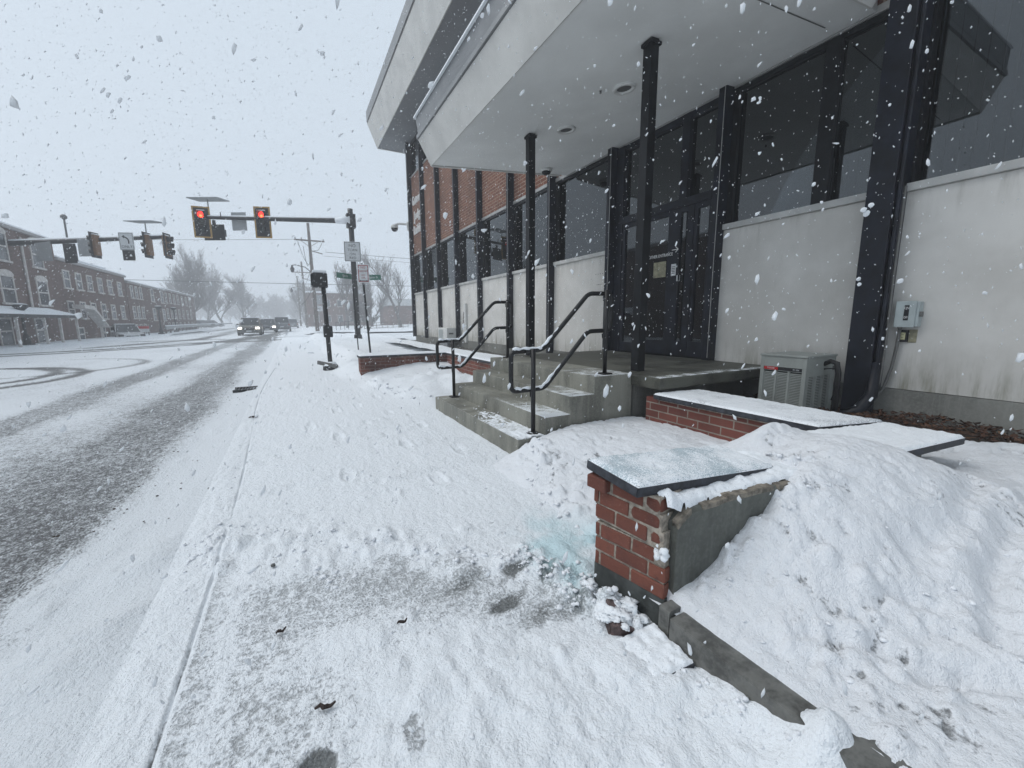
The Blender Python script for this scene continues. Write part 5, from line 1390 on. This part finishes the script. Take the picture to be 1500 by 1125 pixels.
obj('stair_canopy', MB().prism([(MXF + .3, 38.0, 2.35), (MXF + .3, 39.6, 2.3), (MXF + .3, 41.7, .95), (MXF + .3, 41.8, .78), (MXF + .3, 39.6, 2.05), (MXF + .3, 38.0, 2.1)], (.6, 0, 0)), MAT['millframe'], b2)
obj('stair_post', MB().box(MXF + .5, MXF + .58, 41.5, 41.6, -.5, .95), MAT['millframe'], b2)
b2b = thing('roof_house', 'small pale boxy structure on the roof of the long mill block', 'roof structure', (MXF - 3, 48.4, 5.26))
obj('box', MB().box(MXF - 5, MXF - 1.2, 44, 50, 5.42, 5.85), MAT['signback'], b2b)
obj('roof', MB().box(MXF - 5.1, MXF - 1.1, 43.9, 50.1, 5.852, 5.94), MAT['snow'], b2b)
b3 = mill_block('third mill block in dark brick with narrow paired windows', 50.02, 63, 4.72, x=MXF + .05)
for y in (51.3, 52.6, 53.9): 
    for z in (4.0, 2.1, .4): mill_window(b3, y, z, .75, 1.15, x=MXF + .05)
for y in (57.8, 61.6):
    for z in (4.0, 2.0): mill_window(b3, y, z, 1.15, 1.3, x=MXF + .05)
b4 = mill_block('farthest mill block, pale in the snowfall', 63.02, 82, 4.95, x=MXF - .3)
for y in (65, 67, 69, 71, 73.5, 76, 78.5):
    for z in (4.1, 2.2, .5): mill_window(b4, y, z, .8, 1.2, x=MXF - .3)
# sign by the mill and guard rail
t = plate('board_sign', 'small red and white board in front of the mill', 'sign', (-11.6, 47.8, .55), R(0), .75, .55, MAT['signface'])
obj('red_panel', MB().box(-.37, .37, -.010, -.007, .03, .26), MAT['redstrip'], t, world=False)
obj('legs', MB().box(-.34, -.28, 0, .05, -.9, -.28).box(.28, .34, 0, .05, -.9, -.28), MAT['post_black'], t, world=False)
gr = thing('guard_rail', 'grey steel guard rail with snow on top, running up the left side', 'guard rail', (-11.9, 80, 0))
rail = MB(); PL = [(-10.9, 52), (-11.8, 62), (-12.9, 80), (-13.8, 105), (-14.6, 140)]
rail_s = MB()
for (xa, ya), (xb, yb) in zip(PL[:-1], PL[1:]):
    rail.add([(xa, ya, .42), (xb, yb, .42), (xb, yb, .74), (xa, ya, .74), (xa - .08, ya, .42), (xb - .08, yb, .42), (xb - .08, yb, .74), (xa - .08, ya, .74)], [(0, 1, 2, 3), (4, 7, 6, 5), (0, 4, 5, 1), (2, 6, 7, 3), (0, 3, 7, 4), (1, 5, 6, 2)])
    rail_s.add([(xa + .02, ya, .745), (xb + .02, yb, .745), (xb - .1, yb, .745), (xa - .1, ya, .745), (xa - .01, ya, .82), (xb - .01, yb, .82), (xb - .07, yb, .82), (xa - .07, ya, .82)], [(0, 1, 2, 3), (4, 7, 6, 5), (0, 4, 5, 1), (2, 6, 7, 3), (0, 3, 7, 4), (1, 5, 6, 2)])
obj('rail', rail, MAT['galv'], gr); obj('snow_cover', rail_s, MAT['snow'], gr)
for k in range(16):
    y = 53 + k * 3.2; x = np.interp(y, [p[1] for p in PL], [p[0] for p in PL])
    obj('post', MB().box(x - .25, x - .10, y - .08, y + .08, -.2, .70), MAT['wood'], gr)

# ================================================================== TREES
def tree_mesh(seed, h, spread, lev=5, upright=.55, r0=None, first=.22, twig=.016):
    rn = random.Random(seed); trunk = MB(); crown = MB()
    r0 = r0 or h * .020
    def grow(p, d, L, r, k):
        pts = [p]; q = p; dd = d.copy(); n = 3 if k > 1 else 4
        for i in range(n):
            dd = (dd + Vector((rn.gauss(0, .13), rn.gauss(0, .13), rn.gauss(.05, .06)))).normalized()
            q = q + dd * L / n; pts.append(q)
        rs = [max(twig * .6, r * (1 - .42 * i / n)) for i in range(n + 1)]
        (trunk if k == 0 else crown).tube(pts, rs, 6 if k < 2 else (4 if k < 4 else 3), cap=False)
        if k >= lev: return
        nb = rn.choice((3, 4)) if k < 3 else 3
        for j in range(nb):
            s = (first if k == 0 else .25) + (1 - (first if k == 0 else .25)) * (j + rn.random() * .8) / nb
            s = min(.98, s); f = s * n; i = min(n - 1, int(f)); pp = pts[i].lerp(pts[i + 1], f - i)
            az = rn.uniform(0, 2 * PI) if k else 2 * PI * j / nb + rn.uniform(-.5, .5)
            out = Vector((math.cos(az), math.sin(az), 0))
            nd = (dd * upright + out * spread * rn.uniform(.6, 1.1) + Vector((0, 0, .22))).normalized()
            grow(pp, nd, L * rn.uniform(.55, .74), max(twig, rs[i] * .58), k + 1)
        grow(q, (dd + Vector((rn.gauss(0, .15), rn.gauss(0, .15), .1))).normalized(), L * .68, max(twig, rs[-1] * .9), k + 1)
    grow(Vector((0, 0, -.2)), Vector((0, 0, 1)), h * .36, r0, 0)
    return trunk, crown
def tree(name, label, loc, seed, h, spread, group, rz=0, proto=[None], **kw):
    t = thing(name, label, 'tree', loc, rz, group)
    a, b = tree_mesh(seed, h, spread, **kw)
    zmax = max(p[2] for p in b.v); s = h / zmax
    for m in (a, b): m.v = [(x * s, y * s, z * s) for x, y, z in m.v]
    obj('trunk', a, MAT['bark'], t, world=False); obj('branches', b, MAT['bark'], t, world=False)
    return t
GL, GR_ = 'bare trees on the left of the street', 'bare trees on the right of the street'
tree('bare_tree', 'large bare tree with upswept crown at the end of the mill', (-16.0, 88, -.1), 3, 14.5, .46, GL, lev=6, upright=.8, twig=.013, first=.12)
tree('bare_tree', 'bare tree just right of the large upswept one, lower and fainter', (-17, 118, -.1), 4, 12, .62, GL, lev=6, upright=.6, twig=.014, first=.15)
tree('bare_tree', 'wide bare tree in the middle of the left row', (-14.6, 122, -.1), 5, 15.5, .66, GL, lev=6, upright=.58, twig=.016, first=.15)
tree('bare_tree', 'bare tree at the right end of the left row, nearest the road', (-11.2, 132, -.1), 6, 14.5, .64, GL, lev=6, upright=.6, twig=.016, first=.15)
tree('bare_tree', 'slim bare tree behind the mill roof', (-22, 112, -.1), 8, 14, .55, GL, lev=6, upright=.7, twig=.015)
tree('bare_tree', 'tall spreading bare tree seen between the signs and the bank', (14.5, 62, 0), 12, 12.0, .60, GR_, lev=5, upright=.7, twig=.014)
tree('bare_tree', 'leaning bare tree to the right of the signal mast', (12.0, 72, 0), 13, 11.5, .55, GR_, lev=5, upright=.72, twig=.014)
tree('bare_tree', 'bare tree just left of the signal mast, behind the pedestrian signal', (7.6, 68, 0), 14, 10.5, .45, GR_, lev=5, upright=.8, twig=.014)
tree('bare_tree', 'low dense bare tree beside the side street', (7.9, 56, 0), 15, 4.6, .65, GR_, lev=5, upright=.6, first=.12, twig=.016)
tree('bare_tree', 'second low bare tree beside the side street, further right', (9.6, 60, 0), 16, 5.0, .65, GR_, lev=5, upright=.6, first=.12, twig=.016)
tree('bare_tree', 'bare tree hanging over the far right kerb beyond the poles', (3.4, 118, 0), 17, 12, .5, GR_, lev=5, upright=.7, twig=.014)
tree('bare_tree', 'pale bare tree beside the far right kerb', (4.6, 92, 0), 18, 8.5, .55, GR_, lev=5, upright=.65, twig=.016)
# far wood: reads as one mass
wd = MB(); rn = random.Random(44); base_a, base_b = tree_mesh(21, 12, .75, lev=5, twig=.06, upright=.55)
bv = np.array(base_a.v + base_b.v); bf = base_a.f + [tuple(i + len(base_a.v) for i in f) for f in base_b.f]
bv = bv * (12 / bv[:, 2].max())
for _ in range(46):
    y = rn.uniform(165, 290); x = rn.choice((rn.uniform(-75, -9), rn.uniform(-14, 9), rn.uniform(2, 70))); s = rn.uniform(.8, 1.35); a = rn.uniform(0, 6.28); c_, s_ = math.cos(a), math.sin(a)
    v = np.stack([(bv[:, 0] * c_ - bv[:, 1] * s_) * s * 1.2 + x, (bv[:, 0] * s_ + bv[:, 1] * c_) * s * 1.2 + y, bv[:, 2] * s], -1)
    wd.add(v.tolist(), bf)
tag(obj('far_woods', wd, MAT['bark']), 'bare woods at the end of the street, fading into the snowfall', None, kind='stuff')

# far buildings and fences on the right
hb_ = thing('brick_house', 'low flat roofed brick building behind the utility poles', 'house', (9, 92, 0))
obj('wall', MB().box(3.0, 15, 90, 100, -.3, 6.6), MAT['hazebld'], hb_)
obj('roof', MB().box(2.8, 15.2, 89.8, 100.2, 6.602, 6.9), MAT['snow'], hb_)
obj('chimney', MB().box(5, 6, 93, 94, 6.9, 8.0), MAT['hazebld'], hb_)
for k in range(5):
    for z in (1.6, 4.6):
        f_ = obj('window', MB().box(4.0 + k * 2.2, 5.0 + k * 2.2, 89.93, 90.02, z - .7, z + .7), MAT['millframe'], hb_)
        obj('pane', MB().box(4.1 + k * 2.2, 4.9 + k * 2.2, 89.90, 89.928, z - .6, z + .6), MAT['millglass'], f_)
hb2 = thing('long_shed', 'long low dark building behind the bare trees right of the signal mast', 'shed', (27, 84, 0))
obj('wall', MB().box(17, 42, 82, 92, -.2, 4.0), MAT['hazebld'], hb2)
obj('roof', MB().prism([(16.6, 81.6, 4.01), (16.6, 92.4, 4.01), (16.6, 87, 5.6)], (26, 0, 0)), MAT['signback'], hb2)
def fence(name, label, pts, h, cat, mat, rails=2, step=1.6):
    t = thing(name, label, cat, (pts[0][0], pts[0][1], 0))
    r_ = MB()
    for a, b in zip(pts[:-1], pts[1:]):
        for k in range(rails): zz = h * (1 - .42 * k); r_.tube([(a[0], a[1], a[2] + zz), (b[0], b[1], b[2] + zz)], .028, 5)
    obj('rails', r_, mat, t)
    for a, b in zip(pts[:-1], pts[1:]):
        n = max(1, int((Vector(b) - Vector(a)).length / step))
        for i in range(n + 1):
            p = Vector(a).lerp(Vector(b), i / n); obj('post', MB().tube([(p.x, p.y, p.z - .2), (p.x, p.y, p.z + h)], .03, 5), mat, t)
    return t
fence('low_rail', 'thin low rail in the snow close to the far corner of the bank', [(12.6, 47, .25), (15.2, 49.5, -.1)], .85, 'railing', MAT['galv'])
fence('wooden_fence', 'low wooden fence crossing the snow behind the signal mast', [(8.2, 55, .05), (15.0, 60, .2)], .8, 'fence', MAT['wood'], 3, 1.0)
fence('cart_rail', 'tangle of low rails behind the pedestrian signal', [(4.6, 52, .0), (6.2, 54, .1), (7.4, 53, .1)], 1.0, 'railing', MAT['post_black'], 2, .7)
ds = thing('post_box', 'small dark cabinet beside the road at the foot of the nearest utility pole', 'cabinet', (3.6, 53, 0))
obj('case', MB().bevbox(3.3, 4.0, 52.8, 53.3, -.1, .75, .03), MAT['post_black'], ds); obj('snow_cover', MB().bevbox(3.3, 4.0, 52.8, 53.3, .751, .86, .04), MAT['snow'], ds)

# ================================================================== SMALL THINGS IN THE SNOW
def chunk(mb, c, r, rn, sub=2, flat=.7, jit=.25):
    bm = bmesh.new(); bmesh.ops.create_icosphere(bm, subdivisions=sub, radius=1)
    sd0 = rn.uniform(0, 99)
    for v in bm.verts:
        n = .6 * vnoise(v.co.x * 1.9 + sd0, v.co.y * 1.9 + v.co.z * 2.6, 5) + .4 * vnoise(v.co.x * 4.3 + sd0, v.co.y * 4.3 - v.co.z * 5.1, 6)
        v.co = Vector((v.co.x * r, v.co.y * r, v.co.z * r * flat)) * (1 - jit + 2 * jit * float(n))
    mb.add([v.co + Vector(c) for v in bm.verts], [[v.index for v in f.verts] for f in bm.faces]); bm.free()
rb = thing('broken_brick', 'lump of broken brick half buried in snow at the foot of the broken wall', 'brick', (1.045, 1.075, .0))
m = MB().bevbox(-.080, .080, -.048, .048, -.03, .045, .018, Matrix.Translation((1.045, 1.085, .022)) @ RZ(1.15) @ Matrix.Rotation(.30, 4, 'X') @ Matrix.Rotation(-.12, 4, 'Y'), .006, rnd)
obj('body', m, MAT['brickrub'], rb)
m = MB()
for _ in range(34): chunk(m, (1.045 + rnd.gauss(0, .035), 1.11 + rnd.gauss(0, .045), .060 + rnd.gauss(0, .006)), rnd.uniform(.012, .034), rnd, 3, .38, .7)
obj('snow_cover', m, MAT['snow'], rb, smooth=True)
fs = thing('slab_fragment', 'flat square slab fragment under snow against the granite kerb', 'slab', (1.03, .92, .0))
M_ = Matrix.Translation((1.045, .905, .028)) @ RZ(-.10) @ Matrix.Rotation(-.03, 4, 'X') @ Matrix.Rotation(-.07, 4, 'Y')
obj('slab', MB().bevbox(-.13, .085, -.115, .095, -.022, .010, .006, M_, .002, rnd), MAT['slate'], fs)
gx = np.arange(-.15, .087, .007); gy = np.arange(-.113, .12, .007); X, Y = np.meshgrid(gx, gy)
zz = .012 + .020 * (fbm(X * 26 + 3, Y * 26, 701) - .4) + .010 * (fbm(X * 55 + 3, Y * 55, 703, 2) - .5); e = np.minimum(.085 - X, Y + .112) + .006 * (fbm(X * 40, Y * 40, 705, 2) - .5); zz = np.where(e < .003, .004, zz + .006 * np.sqrt(np.clip(e, 0, .02) / .02))
e2 = np.minimum(X + .15, .12 - Y); zz -= .05 * sst(.04, 0, e2)
V_ = [tuple(M_ @ Vector((x, y, z))) for x, y, z in zip(X.ravel(), Y.ravel(), zz.ravel())]; nx_ = len(gx)
F_ = [(j * nx_ + i, j * nx_ + i + 1, (j + 1) * nx_ + i + 1, (j + 1) * nx_ + i) for j in range(len(gy) - 1) for i in range(nx_ - 1)]
obj('snow_cover', MB().add(V_, F_), MAT['snow'], fs, smooth=True)
# crumbs of shovelled snow
cr = MB(); rc = random.Random(77)
def crumbs(pl, n, wd, r0, r1, zf):
    for _ in range(int(n * .7)):
        k = rc.randrange(len(pl) - 1); t_ = rc.random(); a, b = pl[k], pl[k + 1]
        x = a[0] + (b[0] - a[0]) * t_ + rc.gauss(0, wd); y = a[1] + (b[1] - a[1]) * t_ + rc.gauss(0, wd)
        r = (r0 + (r1 - r0) * rc.random() ** 5) * .50
        z = hz_at(x, y)
        if z is None: continue
        chunk(cr, (x, y, z + r * .05), r, rc, 2 if r > .005 else 1, .60, .75)
def hz_at(x, y):
    for xs_, ys_, Z_ in (BANKF, WALKF):
        if xs_[0] < x < xs_[-1] and ys_[0] < y < ys_[-1]:
            z = Z_[min(len(ys_) - 1, np.searchsorted(ys_, y)), min(len(xs_) - 1, np.searchsorted(xs_, x))]
            if Z_ is BANKF[2] and y > 1.25 and x < 1.5: z = max(z, -.02)
            return float(z)
crumbs([(-.42, 2.72), (.05, 2.38), (.45, 2.08), (.75, 1.78), (1.05, 1.5)], 760, .055, .004, .030, 0)
crumbs([(.95, 1.72), (.98, 1.50), (1.0, 1.30), (1.07, 1.12)], 760, .045, .004, .030, 0)
crumbs([(-.20, 2.28), (0, 2.05), (.12, 1.84)], 150, .07, .004, .030, 0)
crumbs([(-.50, 2.7), (-.48, 2.3)], 90, .035, .005, .030, 0)
crumbs([(.35, 1.5), (.60, 1.2), (.95, .65)], 300, .14, .003, .016, 0)
crumbs([(.6, 2.9), (1.3, 2.0)], 120, .20, .003, .016, 0)
crumbs([(1.72, 2.9), (1.5, 2.4), (1.3, 1.8)], 160, .07, .006, .034, 0)
crumbs([(1.2, 8.3), (1.45, 6.6), (1.65, 5.6)], 140, .07, .01, .05, 0)
crumbs([(1.32, .55), (1.9, .30), (2.6, .30)], 240, .16, .004, .022, 0)
crumbs([(1.25, .86), (1.6, .84), (1.95, .84)], 150, .025, .004, .020, 0)
crumbs([(2.0, .98), (2.06, 1.15), (2.0, 1.25)], 130, .03, .008, .030, 0)
crumbs([(1.6, .6), (2.6, .7)], 60, .2, .004, .018, 0)
crumbs([(1.05, .78), (1.10, .35)], 120, .04, .004, .020, 0)
crumbs([(-.3, 3.2), (.6, 4.2), (1.2, 5.5)], 260, .35, .004, .022, 0)
crumbs([(-.35, 2.0), (.1, 1.4), (.5, 1.0)], 260, .22, .003, .014, 0)
crumbs([(-.52, 4.6), (-.5, 3.0), (-.55, 1.9)], 160, .05, .004, .022, 0)
crumbs([(.2, 3.0), (1.0, 2.6), (1.4, 3.2)], 240, .22, .004, .024, 0)
crumbs([(.0, 5.5), (.6, 8), (.9, 10)], 160, .35, .008, .035, 0)
tag(obj('snow_crumbs', cr, MAT['bank_crumb'], smooth=True), 'crumbs of shovelled snow scattered along the edges of the pavement and bank', None, kind='stuff')
def twig(label, x, y, L, a, r=.006, name='bark_fragment', cat='bark', n=5, z=.018):
    pts = [(x + (i / n - .5) * L * math.cos(a) + rnd.gauss(0, .004), y + (i / n - .5) * L * math.sin(a) + rnd.gauss(0, .004), z + .006 * math.sin(i * 1.3)) for i in range(n + 1)]
    tag(obj(name, MB().tube(pts, [r * (.4 + .9 * math.sin(PI * (i + .4) / (n + .8))) for i in range(n + 1)], 6), MAT['twig']), label, cat)
twig('dark curled scrap of bark on the snow near the bottom edge, the largest scrap', .0, 1.235, .058, .1, .006, z=.026)
twig('short dark twig in the trodden snow below the broken brick', .955, .855, .07, -.5, .006, 'twig', 'twig', z=.03)
twig('thin twig on the grainy snow left of the middle', -.13, 1.66, .035, .4, .0045, 'twig', 'twig', z=.022)
twig('thin twig at the edge of the shovelled strip', .285, 1.46, .04, .3, .0045, 'twig', 'twig', z=.045)
twig('little dark twig lying along the kerb line', -.50, 5.9, .10, .5, .010, 'twig', 'twig', z=.02)
gt = thing('drain_grate', 'small dark drain grate showing through the snow of the gutter', 'drain', (-.84, 8.9, -.05))
obj('frame', MB().box(-1.02, -.66, 8.72, 8.77, -.08, -.028).box(-1.02, -.66, 9.08, 9.13, -.08, -.028), MAT['post_black'], gt)
bars = MB()
for k in range(7): bars.box(-1.0 + k * .05, -.975 + k * .05, 8.77, 9.08, -.08, -.03)
obj('bars', bars, MAT['post_black'], gt)
pb = MB(); rn = random.Random(5)
for _ in range(60):
    yy = 3.2 + 7 * rn.random() ** 1.4; xx = -1.03 + .16 * rn.gauss(0, 1)
    chunk(pb, (xx, yy, -.055 + .01 * rn.random()), rn.uniform(.004, .011), rn, 1, .5)
tag(obj('road_grit', pb, MAT['soil']), 'dark grit and clods of dirty slush along the gutter', None, kind='stuff')
for (x, y, r, lb) in ((-.17, 2.17, .012, 'small grey pebble on the snow beside the kerb line'), (-.62, 3.55, .014, 'dark pebble on the gutter snow')):
    m = MB(); chunk(m, (x, y, .02 if x > -.4 else -.01), r, rn, 2, .7); tag(obj('pebble', m, MAT['hose'], smooth=True), lb, 'pebble')

# ================================================================== FALLING SNOW, HAZE
rn = np.random.RandomState(23)
def flakes(n, lo, hi, rlo, rhi):
    out = []
    lo, hi = np.array(lo), np.array(hi)
    while len(out) < n:
        p = lo + (hi - lo) * rn.rand(3)
        if (p[0] > 4.55) or (np.linalg.norm(p - np.array((0, 0, 1.2))) < .42): continue
        if p[0] > 2.2 and 2.0 < p[1] < 6.8 and (p[2] > 3.3 or (p[2] < 1.0)): continue
        if p[0] > 1.6 and p[1] < 5.4 and p[2] < .9 and p[1] > .8: continue
        if p[0] > 3.2 and p[2] > 8: continue
        r_f = rlo + (rhi - rlo) * rn.rand() ** 2.5
        out.append((p, min(r_f, .0022 + .0020 * np.linalg.norm(p - np.array((0, 0, 1.2))))))
    return out
fl_ = flakes(19000, (-8, .15, .15), (4.6, 11, 7.5), .0018, .0062)
fl_ += flakes(15000, (-5, .2, .2), (4.6, 7.5, 5.5), .0018, .0050)
fl_ += flakes(7000, (-16, 9, .2), (4.5, 26, 11), .004, .010)
fl_ += flakes(420, (-1.4, .3, .3), (2.6, 2.6, 2.8), .0020, .0055)
_oct = np.array([(1, 0, 0), (-1, 0, 0), (0, 1, 0), (0, -1, 0), (0, 0, 1), (0, 0, -1)], float)
_of = np.array([(0, 2, 4), (2, 1, 4), (1, 3, 4), (3, 0, 4), (2, 0, 5), (1, 2, 5), (3, 1, 5), (0, 3, 5)])
bm = bmesh.new(); bmesh.ops.create_icosphere(bm, subdivisions=1, radius=1)
_ico = np.array([v.co[:] for v in bm.verts]); _if = np.array([[v.index for v in f.verts] for f in bm.faces]); bm.free()
V_ = []; F_ = []; off_ = 0
fall = np.array((-.42, -.18, -.89))
for i, (p, r) in enumerate(fl_):
    big = r / np.linalg.norm(p - np.array((0, 0, 1.2))) > .0017
    sh, fc = (_ico, _if) if big else (_oct, _of)
    v = sh * ((.55 if big else .65) + (.9 if big else .7) * rn.rand(len(sh), 1)) * r
    ax = fall + .35 * rn.randn(3); ax /= np.linalg.norm(ax)
    v = v + np.outer(v @ ax, ax) * (.5 + 1.9 * rn.rand() ** 1.3)
    V_.append(v + p); F_.append(fc + off_); off_ += len(sh)
V_ = np.concatenate(V_); F_ = np.concatenate(F_)
fm = MB(); fm.v = [tuple(p) for p in V_.tolist()]; fm.f = [tuple(f) for f in F_.tolist()]
me = bpy.data.meshes.new('falling_snow'); me.from_pydata(fm.v, [], fm.f); me.materials.append(MAT['flake'])
me.polygons.foreach_set('use_smooth', [True] * len(me.polygons)); me.update()
fo = bpy.data.objects.new('falling_snow', me); COL.objects.link(fo)
tag(fo, 'falling snowflakes filling the air over street and steps', None, kind='stuff')
# a few larger clumped flakes close by
bigs = [((-.42, .66, 1.66), .0085), ((-.47, .70, 1.70), .004), ((-.36, .80, 1.40), .005), ((1.22, .50, 1.45), .0085), ((.78, 1.35, 1.75), .007), ((.36, 1.2, 1.62), .004), ((-.55, 1.0, 1.95), .006), ((1.4, .9, 1.9), .006), ((1.35, .55, 1.30), .006)]
r2 = random.Random(9)
for i, (c, r) in enumerate(bigs):
    m = MB()
    for k in range(5): chunk(m, (c[0] + r2.gauss(0, r * .35), c[1] + r2.gauss(0, r * .35), c[2] + r2.gauss(0, r * .8)), r * r2.uniform(.45, .8), r2, 2, 1.0, .3)
    if i == 0: bigm = m
    else: bigm.add(m.v, m.f)
bo = obj('snow_clumps', bigm, MAT['flake'], smooth=True)
tag(bo, 'larger clumped snowflakes drifting close by', None, kind='stuff')

hz = obj('haze', MB().box(-190, 170, -40, 330, -1.6, 22), None)
t = NT('haze_air')
v = t.n('ShaderNodeVolumePrincipled'); v.inputs['Color'].default_value = (.96, .975, 1, 1); v.inputs['Density'].default_value = .0052
v.inputs['Anisotropy'].default_value = 0.0
t.t.links.new(v.outputs[0], t.out.inputs['Volume'])
hz.data.materials.append(t.m)
tag(hz, 'snowy haze filling the air of the whole street', None, kind='stuff')
